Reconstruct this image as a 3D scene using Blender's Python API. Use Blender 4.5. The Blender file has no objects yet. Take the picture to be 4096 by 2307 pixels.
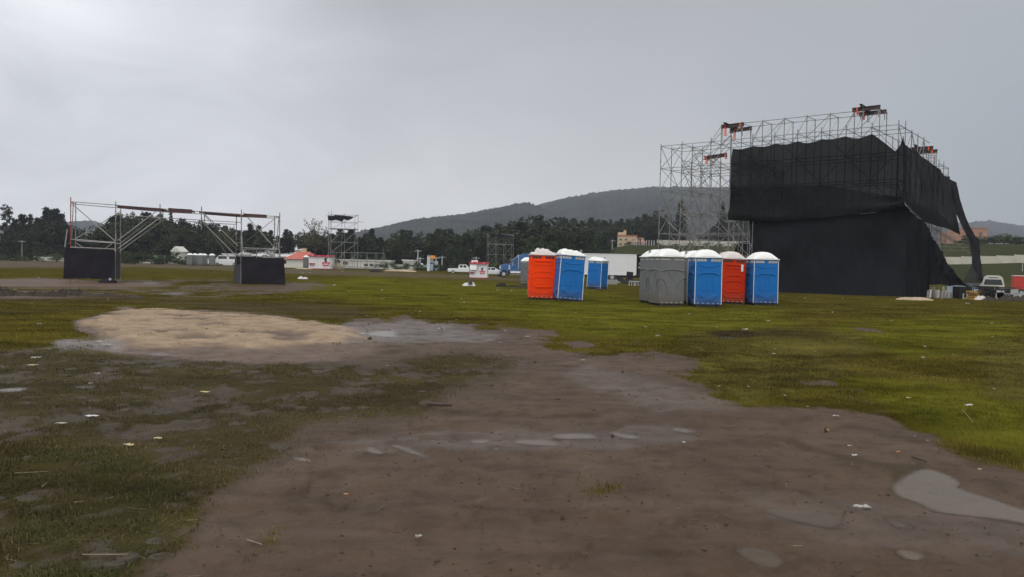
import bpy, math, random
import numpy as np
from mathutils import Vector, Matrix
random.seed(7); rng = np.random.default_rng(7)
R = math.radians
S = bpy.context.scene
col = S.collection

# ------------------------------------------------------------------ camera
W_, H_, F_ = 4096.0, 2307.0, 3094.0        # photograph size and focal length in its pixels
EYE = Vector((0, 0, 1.6))
PITCH, ROLL = R(-1.78), R(1.2)
fw = Vector((0, math.cos(PITCH), math.sin(PITCH)))
up0 = Vector((0, -math.sin(PITCH), math.cos(PITCH)))
rt = Vector((1, 0, 0)) * math.cos(ROLL) + up0 * math.sin(ROLL)
upv = up0 * math.cos(ROLL) - Vector((1, 0, 0)) * math.sin(ROLL)
cd = bpy.data.cameras.new('camera'); cam = bpy.data.objects.new('camera', cd); col.objects.link(cam)
cd.sensor_width = 36; cd.lens = 36 * F_ / W_; cd.clip_start = .1; cd.clip_end = 20000
M = Matrix(((rt.x, upv.x, -fw.x, 0), (rt.y, upv.y, -fw.y, 0), (rt.z, upv.z, -fw.z, 0), (0, 0, 0, 1)))
cam.matrix_world = Matrix.Translation(EYE) @ M
S.camera = cam

# ------------------------------------------------------------------ world: overcast sky over a Nishita base
w = bpy.data.worlds.new('World'); S.world = w; w.use_nodes = True
nt = w.node_tree; N = nt.nodes; Lk = nt.links; N.clear()
def wn(t, **k):
    n = N.new(t)
    for a, b in k.items(): setattr(n, a, b)
    return n
SUN_EL, SUN_AZ = R(48), R(205)
sky = wn('ShaderNodeTexSky', sky_type='NISHITA', sun_disc=False, sun_elevation=SUN_EL, sun_rotation=SUN_AZ)
tc = wn('ShaderNodeTexCoord'); sep = wn('ShaderNodeSeparateXYZ'); Lk.new(tc.outputs['Generated'], sep.inputs[0])
def wmath(op, a, b=None, c=None):
    n = wn('ShaderNodeMath', operation=op)
    for i, v in enumerate((a, b, c)):
        if v is None: continue
        if hasattr(v, 'is_output'): Lk.new(v, n.inputs[i])
        else: n.inputs[i].default_value = v
    return n.outputs[0]
def wramp(fac, stops, interp='EASE'):
    n = wn('ShaderNodeValToRGB'); n.color_ramp.interpolation = interp
    e = n.color_ramp.elements
    while len(e) < len(stops): e.new(.5)
    for q, (p, c) in zip(e, stops): q.position = p; q.color = (*c, 1)
    Lk.new(fac, n.inputs[0]); return n.outputs[0]
az = wmath('ARCTAN2', sep.outputs[0], sep.outputs[1])         # 0 straight ahead, + to the right
azn = wmath('MULTIPLY_ADD', az, .5 / R(60), .5)                # 0..1 over +-60 degrees
# noise warps the cloud layer
mp = wn('ShaderNodeMapping'); mp.inputs['Scale'].default_value = (1, 1, 2.2); Lk.new(tc.outputs['Generated'], mp.inputs[0])
nz = wn('ShaderNodeTexNoise'); nz.inputs['Scale'].default_value = 2.2; nz.inputs['Detail'].default_value = 7; nz.inputs['Roughness'].default_value = .5
nz.inputs['Distortion'].default_value = .6
Lk.new(mp.outputs[0], nz.inputs[0])
nf = wmath('SUBTRACT', nz.outputs[0], .5)
azw = wmath('MULTIPLY_ADD', nf, .12, azn); azn2 = wmath('MULTIPLY_ADD', nf, .03, azn)
low = wramp(azn2, [(0, (.62, .64, .68)), (.27, (.66, .67, .70)), (.45, (.64, .64, .645)), (.58, (.55, .56, .56)), (.68, (.40, .425, .43)), (.78, (.295, .325, .34)), (.9, (.26, .295, .32))])
top = wramp(azw, [(0, (.78, .79, .82)), (.24, (.84, .85, .88)), (.33, (.60, .61, .64)), (.45, (.35, .348, .362)), (.60, (.335, .34, .352)), (.8, (.325, .35, .36))])
el = sep.outputs[2]
elw = wmath('MULTIPLY_ADD', nf, .10, el)
mx = wn('ShaderNodeMix', data_type='RGBA'); 
er = wn('ShaderNodeMapRange', interpolation_type='SMOOTHSTEP'); er.inputs[1].default_value = .02; er.inputs[2].default_value = .36; Lk.new(elw, er.inputs[0])
Lk.new(er.outputs[0], mx.inputs[0]); Lk.new(low, mx.inputs[6]); Lk.new(top, mx.inputs[7])
# brighter cloud high overhead and behind the viewer
hi = wn('ShaderNodeMapRange', interpolation_type='SMOOTHSTEP'); hi.inputs[1].default_value = .42; hi.inputs[2].default_value = .85; hi.inputs[3].default_value = 0; hi.inputs[4].default_value = 1
Lk.new(el, hi.inputs[0])
mx2 = wn('ShaderNodeMix', data_type='RGBA'); Lk.new(hi.outputs[0], mx2.inputs[0]); Lk.new(mx.outputs[2], mx2.inputs[6]); mx2.inputs[7].default_value = (1.02, 1.02, 1.0, 1)
bk = wn('ShaderNodeMapRange', interpolation_type='SMOOTHSTEP'); bk.inputs[1].default_value = .1; bk.inputs[2].default_value = -.6
Lk.new(sep.outputs[1], bk.inputs[0])
mx3 = wn('ShaderNodeMix', data_type='RGBA'); Lk.new(bk.outputs[0], mx3.inputs[0]); Lk.new(mx2.outputs[2], mx3.inputs[6]); mx3.inputs[7].default_value = (.92, .91, .89, 1)
# fine cloud mottling
nz2 = wn('ShaderNodeTexNoise'); nz2.inputs['Scale'].default_value = 4.5; nz2.inputs['Distortion'].default_value = .8; nz2.inputs['Detail'].default_value = 8; nz2.inputs['Roughness'].default_value = .55
Lk.new(mp.outputs[0], nz2.inputs[0])
lf = wn('ShaderNodeMapRange'); lf.inputs[1].default_value = .6; lf.inputs[2].default_value = 0; lf.inputs[3].default_value = .05; lf.inputs[4].default_value = 1.15
Lk.new(azn, lf.inputs[0])
mot = wmath('MULTIPLY', wmath('SUBTRACT', nz2.outputs[0], .5), lf.outputs[0])
mot1 = wmath('ADD', mot, 1.0)
vm = wn('ShaderNodeVectorMath', operation='SCALE'); Lk.new(mx3.outputs[2], vm.inputs[0]); Lk.new(mot1, vm.inputs['Scale'])
bg = wn('ShaderNodeBackground'); bg.inputs[1].default_value = 1.40; Lk.new(vm.outputs[0], bg.inputs[0])
bg2 = wn('ShaderNodeBackground'); bg2.inputs[1].default_value = .08; Lk.new(sky.outputs[0], bg2.inputs[0])
ms = wn('ShaderNodeMixShader'); ms.inputs[0].default_value = .95; Lk.new(bg2.outputs[0], ms.inputs[1]); Lk.new(bg.outputs[0], ms.inputs[2])
wo = wn('ShaderNodeOutputWorld'); Lk.new(ms.outputs[0], wo.inputs[0])

sd = bpy.data.lights.new('sun', 'SUN'); sun = bpy.data.objects.new('sun', sd); col.objects.link(sun)
sd.energy = .6; sd.angle = R(25); sd.color = (1, .97, .93)
sdir = Vector((math.sin(SUN_AZ) * math.cos(SUN_EL), math.cos(SUN_AZ) * math.cos(SUN_EL), math.sin(SUN_EL)))
sun.rotation_euler = sdir.to_track_quat('Z', 'Y').to_euler()
S.view_settings.view_transform = 'Standard'; S.view_settings.look = 'None'
S.view_settings.exposure = 0; S.view_settings.gamma = 1
S.cycles.volume_bounces = 0; S.cycles.transparent_max_bounces = 24; S.cycles.max_bounces = 6

# ------------------------------------------------------------------ pixel <-> place helpers
def ss(a, b, x):
    t = np.clip((np.asarray(x, float) - a) / (b - a), 0, 1); return t * t * (3 - 2 * t)
def terrain(X, Y):
    """height of the big shape of the ground"""
    X = np.asarray(X, float); Y = np.asarray(Y, float)
    r = np.hypot(X, Y); ax = X / np.maximum(Y, 1e-3)
    ax = np.where(Y > .5, ax, 0)
    z = -.62 * ss(42, 112, r) * ss(-.16, .02, ax)
    hill = ss(140, 255, r) * ss(.03, .16, ax)
    z = z + hill * (9.2 + 1.3 * ss(.4, .55, ax))
    return z
def ray(px, py):
    return fw + rt * ((px - W_ / 2) / F_) - upv * ((py - H_ / 2) / F_)
def P(px, py, D):
    d = ray(px, py); return EYE + d * (D / d.y)
def G(px, py, z0=0):
    """the point of the ground seen at this pixel"""
    z = z0
    d = ray(px, py)
    for _ in range(14):
        p = EYE + d * ((z - EYE.z) / d.z)
        z = float(terrain(p.x, p.y))
    return Vector((p.x, p.y, z))
def gz(p): return float(terrain(p.x, p.y))
def onplane(px, py, A, B, off=0):
    """meet the vertical plane through A and B"""
    n = Vector((-(B.y - A.y), B.x - A.x, 0)).normalized()
    if n.y > 0: n = -n
    d = ray(px, py); t = (n.dot(A) + off - n.dot(EYE)) / n.dot(d)
    return EYE + d * t
def to_px(X, Y, Z):
    dx, dy, dz = X - EYE.x, Y - EYE.y, Z - EYE.z
    d = dx * fw.x + dy * fw.y + dz * fw.z
    a = dx * rt.x + dy * rt.y + dz * rt.z; b = dx * upv.x + dy * upv.y + dz * upv.z
    d = np.where(d < .05, .05, d)
    return W_ / 2 + a / d * F_, H_ / 2 - b / d * F_
def vnoise(x, y, seed=0):
    xi = np.floor(x).astype(np.int64); yi = np.floor(y).astype(np.int64); xf = x - xi; yf = y - yi
    def h(a, b):
        v = (a * 374761393 + b * 668265263 + seed * 1274126177) & 0xffffffff
        v = ((v ^ (v >> 13)) * 1274126177) & 0xffffffff
        return ((v ^ (v >> 16)) & 0xffff) / 65535.0
    u = xf * xf * (3 - 2 * xf); v = yf * yf * (3 - 2 * yf)
    return (h(xi, yi) * (1 - u) + h(xi + 1, yi) * u) * (1 - v) + (h(xi, yi + 1) * (1 - u) + h(xi + 1, yi + 1) * u) * v
def fbm(x, y, o=4, seed=0, g=.5):
    s = 0; a = 1; t = 0
    for k in range(o):
        s = s + a * vnoise(x * 2 ** k, y * 2 ** k, seed + k * 17); t += a; a *= g
    return s / t

# ------------------------------------------------------------------ materials
def mat(name, color, rough=.6, metal=0, var=0, vscale=3, bump=0, bscale=20, spec=.5, dirt=None, emit=None, trans=0, splash=0):
    m = bpy.data.materials.new(name); m.use_nodes = True
    t = m.node_tree; n = t.nodes; l = t.links; b = n['Principled BSDF']
    b.inputs['Roughness'].default_value = rough; b.inputs['Metallic'].default_value = metal
    b.inputs['Specular IOR Level'].default_value = spec
    tcn = n.new('ShaderNodeTexCoord')
    nz = n.new('ShaderNodeTexNoise'); nz.inputs['Scale'].default_value = vscale; nz.inputs['Detail'].default_value = 6
    l.new(tcn.outputs['Object'], nz.inputs[0])
    rp = n.new('ShaderNodeValToRGB'); v = max(var, .04)
    rp.color_ramp.elements[0].position = .3; rp.color_ramp.elements[1].position = .7
    rp.color_ramp.elements[0].color = (*[c * (1 - v) for c in color], 1); rp.color_ramp.elements[1].color = (*[min(1, c * (1 + v)) for c in color], 1)
    l.new(nz.outputs[0], rp.inputs[0])
    out = rp.outputs[0]
    if dirt:
        nd = n.new('ShaderNodeTexNoise'); nd.inputs['Scale'].default_value = dirt[1]; nd.inputs['Detail'].default_value = 8; nd.inputs['Roughness'].default_value = .7
        l.new(tcn.outputs['Object'], nd.inputs[0])
        mr = n.new('ShaderNodeMapRange'); mr.inputs[1].default_value = .5; mr.inputs[2].default_value = .75; mr.inputs[4].default_value = dirt[2]
        l.new(nd.outputs[0], mr.inputs[0])
        mi = n.new('ShaderNodeMix'); mi.data_type = 'RGBA'; l.new(mr.outputs[0], mi.inputs[0]); l.new(out, mi.inputs[6]); mi.inputs[7].default_value = (*dirt[0], 1)
        out = mi.outputs[2]
    if splash:
        sx_ = n.new('ShaderNodeSeparateXYZ'); l.new(tcn.outputs['Object'], sx_.inputs[0]); ns = n.new('ShaderNodeTexNoise'); ns.inputs['Scale'].default_value = 7; ns.inputs['Detail'].default_value = 7; ns.inputs['Roughness'].default_value = .75
        l.new(tcn.outputs['Object'], ns.inputs[0]); m1 = n.new('ShaderNodeMath'); m1.operation = 'MULTIPLY_ADD'; l.new(ns.outputs[0], m1.inputs[0]); m1.inputs[1].default_value = -.9; l.new(sx_.outputs[2], m1.inputs[2])
        m3 = n.new('ShaderNodeMapRange'); m3.inputs[1].default_value = .12; m3.inputs[2].default_value = -.38; m3.inputs[4].default_value = splash; l.new(m1.outputs[0], m3.inputs[0])
        mi = n.new('ShaderNodeMix'); mi.data_type = 'RGBA'; l.new(m3.outputs[0], mi.inputs[0]); l.new(out, mi.inputs[6]); mi.inputs[7].default_value = (.10, .072, .048, 1); out = mi.outputs[2]
    l.new(out, b.inputs['Base Color'])
    if bump:
        nb = n.new('ShaderNodeTexNoise'); nb.inputs['Scale'].default_value = bscale; nb.inputs['Detail'].default_value = 5
        l.new(tcn.outputs['Object'], nb.inputs[0])
        bp = n.new('ShaderNodeBump'); bp.inputs['Strength'].default_value = bump; bp.inputs['Distance'].default_value = .02
        l.new(nb.outputs[0], bp.inputs['Height']); l.new(bp.outputs[0], b.inputs['Normal'])
    if trans:
        tr = n.new('ShaderNodeBsdfTransparent'); mxs = n.new('ShaderNodeMixShader')
        mr = n.new('ShaderNodeMapRange'); mr.inputs[1].default_value = .3; mr.inputs[2].default_value = .7
        mr.inputs[3].default_value = trans * .75; mr.inputs[4].default_value = trans * 1.25
        l.new(nz.outputs[0], mr.inputs[0]); l.new(mr.outputs[0], mxs.inputs[0])
        l.new(b.outputs[0], mxs.inputs[1]); l.new(tr.outputs[0], mxs.inputs[2]); l.new(mxs.outputs[0], n['Material Output'].inputs[0])
    return m
MUD = (.12, .09, .07)
M_ = dict(
    steel=mat('galvanised steel tube', (.21, .21, .205), .5, .3, .35, 1.5, dirt=((.16, .09, .06), 2, .5)),
    steel_red=mat('red painted tube', (.28, .05, .05), .5, .2, .3, 2),
    steel_pale=mat('bright steel tube', (.30, .29, .285), .45, .4, .25, 1.5),
    beam=mat('rusty steel beam', (.055, .035, .04), .6, .3, .4, 2, bump=.3),
    strap=mat('orange ratchet strap', (.90, .12, .03), .6, 0, .15, 6),
    plank=mat('dark red plank', (.07, .028, .03), .7, 0, .4, 2, bump=.3),
    net_up=mat('black shade mesh', (.007, .008, .008), .9, 0, .5, .35, spec=.04, trans=.035),
    net_low=mat('black shade mesh double', (.014, .0148, .018), .9, 0, .3, .35, spec=.08),
    net_grey=mat('grey mesh', (.045, .047, .05), .9, 0, .3, .8, spec=.1, trans=.25),
    cloth=mat('black cloth', (.017, .015, .021), .9, 0, .3, 1.2, spec=.2, bump=.3, bscale=6),
    cloth_side=mat('thin dark cloth', (.055, .053, .058), .9, 0, .2, 1.2, spec=.2, bump=.3, bscale=6),
    blue=mat('blue plastic', (.008, .135, .43), .45, 0, .07, 2, dirt=((.03, .11, .26), 3, .3), spec=.18, splash=.55),
    blue_dark=mat('blue plastic seat', (.016, .12, .36), .45, 0, .07, 2),
    orange=mat('orange plastic', (.90, .056, .001), .5, 0, .06, 2, dirt=((.50, .05, .01), 3, .3), spec=.12, splash=.45),
    red=mat('shaded red orange plastic', (.52, .030, .004), .5, 0, .12, 2, dirt=((.22, .02, .006), 2, .6), spec=.12, splash=.6),  # shade on this toilet is put into its darker colour
    grey=mat('grey plastic', (.14, .147, .152), .55, 0, .06, 2, dirt=((.16, .14, .12), 3, .4), spec=.2, splash=.75),
    roof=mat('white plastic roof', (.78, .79, .78), .45, 0, .04, 3, dirt=((.6, .58, .54), 2, .3)),
    roof_dull=mat('dull white plastic roof', (.60, .55, .53), .5, 0, .06, 3, dirt=((.4, .34, .3), 2.5, .45)),
    trim=mat('pale trim', (.66, .69, .72), .45, 0, .08, 5),
    vent=mat('grey vent screen', (.36, .38, .38), .7, 0, .2, 10),
    pipe=mat('grey vent pipe', (.20, .22, .235), .5, 0, .1, 4),
    skid=mat('dark skid', (.035, .033, .03), .8, 0, .3, 5),
    white=mat('white paint', (.70, .71, .73), .45, 0, .04, 1.5, dirt=((.5, .47, .43), 1.5, .35)),
    cream=mat('cream paint', (.48, .38, .25), .8, 0, .08, .6, dirt=((.4, .33, .25), 1, .4)),
    offwhite=mat('weathered white wall', (.60, .59, .54), .8, 0, .08, .5, dirt=((.38, .36, .3), .8, .5)),
    wall=mat('concrete panel wall', (.46, .44, .37), .85, 0, .12, .4, dirt=((.3, .28, .22), .5, .5)),
    brick=mat('pink brick wall', (.36, .20, .14), .85, 0, .12, .6),
    tile=mat('red roof sheet', (.42, .10, .07), .7, 0, .2, 1),
    kred=mat('crimson kiosk trim', (.50, .02, .05), .5, 0, .1, 2),
    ink=mat('dark print', (.03, .02, .025), .6, 0, .1, 4),
    glass=mat('dark glass', (.03, .035, .04), .1, 0, .1, 2, spec=.8),
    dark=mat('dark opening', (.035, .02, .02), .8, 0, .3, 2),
    chrome=mat('chrome', (.6, .6, .62), .25, .9, .1, 3),
    tyre=mat('tyre rubber', (.03, .028, .026), .85, 0, .3, 6),
    truck=mat('blue truck paint', (.022, .11, .30), .3, 0, .08, 1, spec=.6),
    truck_lt=mat('light blue truck paint', (.05, .22, .50), .3, 0, .08, 1),
    orange_sign=mat('orange sign', (.80, .28, .04), .5, 0, .05, 2),
    bluegrey=mat('pale blue sheet', (.30, .38, .45), .6, 0, .1, .7),
    redcar=mat('red panel', (.46, .035, .02), .5, 0, .1, .7),
    timber=mat('yellow timber', (.42, .26, .05), .75, 0, .3, 2, bump=.3),
    bag=mat('white plastic bag', (.52, .51, .52), .4, 0, .06, 3),
    paper=mat('wet paper scrap', (.34, .33, .30), .7, 0, .15, 8),
    paper_y=mat('yellowed scrap', (.50, .42, .22), .7, 0, .2, 8),
    leaf_o=mat('fallen orange leaf', (.45, .20, .09), .6, 0, .2, 20),
    leaf_y=mat('fallen yellow leaf', (.55, .36, .04), .6, 0, .2, 20),
    wood=mat('wet stick', (.05, .032, .024), .7, 0, .4, 10, bump=.4),
    straw=mat('dry straw', (.20, .165, .10), .7, 0, .2, 10),
    bark=mat('bark', (.055, .042, .03), .9, 0, .3, 2, bump=.5),
    tarp=mat('black tarpaulin', (.022, .021, .022), .8, 0, .4, 2, bump=.3, bscale=5, spec=.1),
    sand=mat('sand heap', (.36, .28, .19), .95, 0, .15, 1.2, bump=.6, bscale=8),
    clod=mat('dark clods of earth', (.035, .026, .018), .95, 0, .4, 3, bump=.8, bscale=8),
    turf=mat('clump of torn turf', (.050, .040, .026), .95, 0, .35, 4, bump=.8, bscale=14),
    concrete=mat('concrete pole', (.42, .42, .40), .8, 0, .1, 2),
)

# ------------------------------------------------------------------ mesh builder
class MB:
    def __init__(s): s.v = []; s.f = []
    def add(s, vs, fs):
        o = len(s.v); s.v += [tuple(v) for v in vs]; s.f += [tuple(i + o for i in f) for f in fs]; return s
    def box(s, c, d, rz=0, rx=0, ry=0, taper=1):
        m = Matrix.Rotation(rz, 3, 'Z') @ Matrix.Rotation(ry, 3, 'Y') @ Matrix.Rotation(rx, 3, 'X')
        vs = []
        for z in (-.5, .5):
            k = taper if z > 0 else 1
            for x, y in ((-.5, -.5), (.5, -.5), (.5, .5), (-.5, .5)):
                vs.append(Vector(c) + m @ Vector((x * d[0] * k, y * d[1] * k, z * d[2])))
        return s.add(vs, [(3, 2, 1, 0), (4, 5, 6, 7), (0, 1, 5, 4), (1, 2, 6, 5), (2, 3, 7, 6), (3, 0, 4, 7)])
    def bar(s, a, b, r=.024, n=6, r2=None, caps=True):
        a = Vector(a); b = Vector(b); d = (b - a)
        if d.length < 1e-6: return s
        q = d.to_track_quat('Z', 'Y'); r2 = r if r2 is None else r2
        vs = []
        for p, rr in ((a, r), (b, r2)):
            for k in range(n):
                t = 2 * math.pi * k / n; vs.append(p + q @ Vector((rr * math.cos(t), rr * math.sin(t), 0)))
        fs = [(k, (k + 1) % n, n + (k + 1) % n, n + k) for k in range(n)]
        if caps: fs += [tuple(range(n - 1, -1, -1)), tuple(range(n, 2 * n))]
        return s.add(vs, fs)
    def path(s, pts, r, n=6, closed=False):
        L = list(pts)
        for a, b in zip(L, L[1:] + ([L[0]] if closed else [])): s.bar(a, b, r, n)
        return s
    def prism(s, prof, x0, x1, axis='X'):
        """profile (list of 2-tuples) pushed along an axis"""
        n = len(prof)
        def pt(x, p):
            return (x, p[0], p[1]) if axis == 'X' else ((p[0], x, p[1]) if axis == 'Y' else (p[0], p[1], x))
        vs = [pt(x0, p) for p in prof] + [pt(x1, p) for p in prof]
        fs = [(k, (k + 1) % n, n + (k + 1) % n, n + k) for k in range(n)] + [tuple(range(n - 1, -1, -1)), tuple(range(n, 2 * n))]
        return s.add(vs, fs)
    def grid(s, rows):
        m = len(rows); n = len(rows[0]); vs = [p for r in rows for p in r]
        return s.add(vs, [(i * n + j, i * n + j + 1, (i + 1) * n + j + 1, (i + 1) * n + j) for i in range(m - 1) for j in range(n - 1)])
    def build(s, name, m, parent=None, smooth=False, loc=None, bevel=0):
        me = bpy.data.meshes.new(name); me.from_pydata(s.v, [], s.f); me.update()
        me.materials.append(M_[m] if isinstance(m, str) else m)
        if smooth: me.polygons.foreach_set('use_smooth', [True] * len(me.polygons))
        o = bpy.data.objects.new(name, me); col.objects.link(o)
        if parent: o.parent = parent
        if loc is not None: o.location = loc
        if bevel:
            b = o.modifiers.new('b', 'BEVEL'); b.width = bevel; b.segments = 2; b.limit_method = 'ANGLE'
        return o
def tag(o, label=None, cat=None, group=None, kind=None):
    if label: o['label'] = label
    if cat: o['category'] = cat
    if group: o['group'] = group
    if kind: o['kind'] = kind
    return o
def thing(name, label, cat, loc=(0, 0, 0), rz=0, group=None, lean=(0, 0)):
    o = bpy.data.objects.new(name, None); col.objects.link(o); o.empty_display_size = .3
    o.location = loc; o.rotation_euler = (lean[0], lean[1], rz); return tag(o, label, cat, group)
def recenter(o, base=None):
    """move a mesh's origin to its base so that it is a thing of its own place"""
    me = o.data; n = len(me.vertices); a = np.empty(n * 3); me.vertices.foreach_get('co', a); a = a.reshape(-1, 3)
    c = np.array([(a[:, 0].min() + a[:, 0].max()) / 2, (a[:, 1].min() + a[:, 1].max()) / 2, a[:, 2].min()]) if base is None else np.array(base)
    me.vertices.foreach_set('co', (a - c).ravel()); o.location = tuple(c); me.update(); return o
def npmesh(name, v, f, m, attrs=None, smooth=True):
    """fast mesh from numpy arrays, f of shape (n,3) or (n,4)"""
    me = bpy.data.meshes.new(name); k = f.shape[1]
    me.vertices.add(len(v)); me.vertices.foreach_set('co', v.astype(np.float32).ravel())
    me.loops.add(f.size); me.loops.foreach_set('vertex_index', f.astype(np.int32).ravel())
    me.polygons.add(len(f)); me.polygons.foreach_set('loop_start', np.arange(0, f.size, k, dtype=np.int32))
    me.polygons.foreach_set('use_smooth', np.full(len(f), smooth))
    for an, av in (attrs or {}).items():
        at = me.attributes.new(an, 'FLOAT', 'POINT'); at.data.foreach_set('value', av.astype(np.float32))
    me.update(calc_edges=True); me.validate()
    me.materials.append(M_[m] if isinstance(m, str) else m)
    return me

# ------------------------------------------------------------------ where mud, grass, sand and water lie (traced outlines, blurred)
GW, GH = 1200, 640            # raster over photo px -352..4448 , py 960..2560 (cells 4 x 2.5)
def rast(poly, blur=3, wide=1):
    xs = np.linspace(-352, 4448, GW); ys = np.linspace(960, 2560, GH)
    X, Y = np.meshgrid(xs, ys); ins = np.zeros(X.shape, bool); n = len(poly)
    for i in range(n):
        (x1, y1), (x2, y2) = poly[i], poly[(i + 1) % n]
        c = ((y1 > Y) != (y2 > Y)) & (X < (x2 - x1) * (Y - y1) / (y2 - y1 + 1e-9) + x1); ins ^= c
    a = ins.astype(float)
    for _ in range(blur):
        for sh in (wide, 2 * wide):
            a = (a + np.roll(a, sh, 1) + np.roll(a, -sh, 1)) / 3
        a = (a + np.roll(a, wide, 0) + np.roll(a, -wide, 0)) / 3
    return a
def samp(a, px, py):
    x = np.clip((px + 352) / 4800 * (GW - 1), 0, GW - 1.001); y = np.clip((py - 960) / 1600 * (GH - 1), 0, GH - 1.001)
    xi = x.astype(int); yi = y.astype(int); fx = x - xi; fy = y - yi
    return (a[yi, xi] * (1 - fx) + a[yi, xi + 1] * fx) * (1 - fy) + (a[yi + 1, xi] * (1 - fx) + a[yi + 1, xi + 1] * fx) * fy
r_mud = rast([(1180, 1310), (1450, 1290), (1560, 1262), (1690, 1275), (1900, 1315), (2130, 1325), (2220, 1375), (2170, 1400), (2330, 1425), (2480, 1425), (2520, 1395), (2640, 1395), (2820, 1425), (2700, 1490), (2860, 1520),
    (2960, 1500), (2780, 1560), (2860, 1600), (3060, 1625), (3300, 1630), (3560, 1650), (3580, 1720), (3760, 1800), (3900, 1845), (4200, 1890), (4500, 1960), (4500, 2600), (480, 2600), (640, 2250), (760, 2120), (840, 2000), (900, 1900), (1010, 1830), (1120, 1740), (1000, 1640), (860, 1600), (560, 1590), (640, 1520), (900, 1530), (1080, 1500), (700, 1450), (400, 1440), (300, 1410), (200, 1360), (350, 1330), (700, 1350)], 8, 3)
r_left = rast([(-400, 1400), (330, 1380), (600, 1420), (1100, 1420), (1500, 1450), (1850, 1400), (2080, 1440), (2090, 1500), (1800, 1560), (1750, 1640), (1250, 1700), (1080, 1840), (860, 1990), (800, 2120), (660, 2260), (500, 2600), (-400, 2600)], 5, 3)
r_bl = rast([(-400, 1720), (300, 1740), (700, 1850), (820, 2000), (780, 2140), (600, 2260), (520, 2600), (-400, 2600)], 8)
r_sand = rast([(330, 1295), (480, 1235), (640, 1224), (820, 1240), (1060, 1262), (1260, 1290), (1420, 1315), (1470, 1345), (1360, 1368), (1200, 1385), (950, 1392), (700, 1385), (500, 1380), (440, 1340), (360, 1310)], 5)
r_tan = rast([(300, 1290), (480, 1225), (1060, 1255), (1500, 1330), (1500, 1400), (1350, 1440), (1000, 1450), (700, 1430), (450, 1400)], 6)
r_streak = rast([(3130, 1752), (3180, 1755), (3260, 1790), (3340, 1812), (3420, 1838), (3520, 1850), (3700, 1862), (3690, 1885), (3610, 1900), (3600, 1985), (3575, 1975), (3570, 1930), (3560, 1895), (3470, 1866), (3380, 1842), (3290, 1812), (3200, 1790)], 2) + rast([(2890, 1735), (2950, 1738), (3120, 1752), (3120, 1758), (2940, 1745)], 2)
r_path = rast([(-400, 1120), (160, 1114), (330, 1122), (480, 1132), (700, 1136), (680, 1150), (480, 1152), (300, 1152), (-400, 1150)], 4)
r_dark = rast([(-400, 1155), (300, 1158), (620, 1180), (1000, 1190), (1300, 1200), (1500, 1235), (1450, 1300), (1100, 1262), (700, 1225), (480, 1215), (300, 1245), (-400, 1290)], 14)
r_far = rast([(-400, 1040), (500, 1048), (1200, 1075), (1900, 1100), (2300, 1120), (2330, 1135), (1800, 1118), (1200, 1100), (600, 1072), (-400, 1075)], 2)
r_bright = rast([(1000, 1150), (1500, 1105), (2300, 1150), (2700, 1220), (3100, 1230), (3200, 1330), (2700, 1370), (2300, 1330), (1900, 1250), (1400, 1200)], 14)
r_bright2 = rast([(3300, 1300), (3900, 1250), (4096, 1300), (4096, 1400), (3600, 1420)], 12) + rast([(3300, 1500), (4100, 1560), (4400, 1850), (4096, 1840), (3700, 1740), (3560, 1640)], 8)
r_brown = rast([(2700, 1330), (3100, 1300), (3500, 1340), (3400, 1500), (2950, 1600), (2750, 1520)], 10) + rast([(3900, 1350), (4400, 1350), (4400, 1650), (3950, 1600)], 10)
r_burn = rast([(2830, 1325), (2960, 1312), (3060, 1335), (3010, 1352), (2880, 1352)], 2) + rast([(3030, 1310), (3330, 1330), (3250, 1360), (3060, 1350)], 6) * .4
r_spots = sum(rast(q, 1) for q in ([(3400, 1308), (3500, 1312), (3545, 1330), (3440, 1326)], [(3180, 1520), (3330, 1524), (3360, 1545), (3240, 1542)], [(2240, 1370), (2350, 1362), (2390, 1385), (2300, 1400)], [(1415, 1280), (1500, 1270), (1530, 1285), (1440, 1295)], [(1590, 1260), (1650, 1258), (1640, 1272), (1600, 1274)], [(2000, 1310), (2230, 1320), (2230, 1345), (2060, 1345)]))
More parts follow.
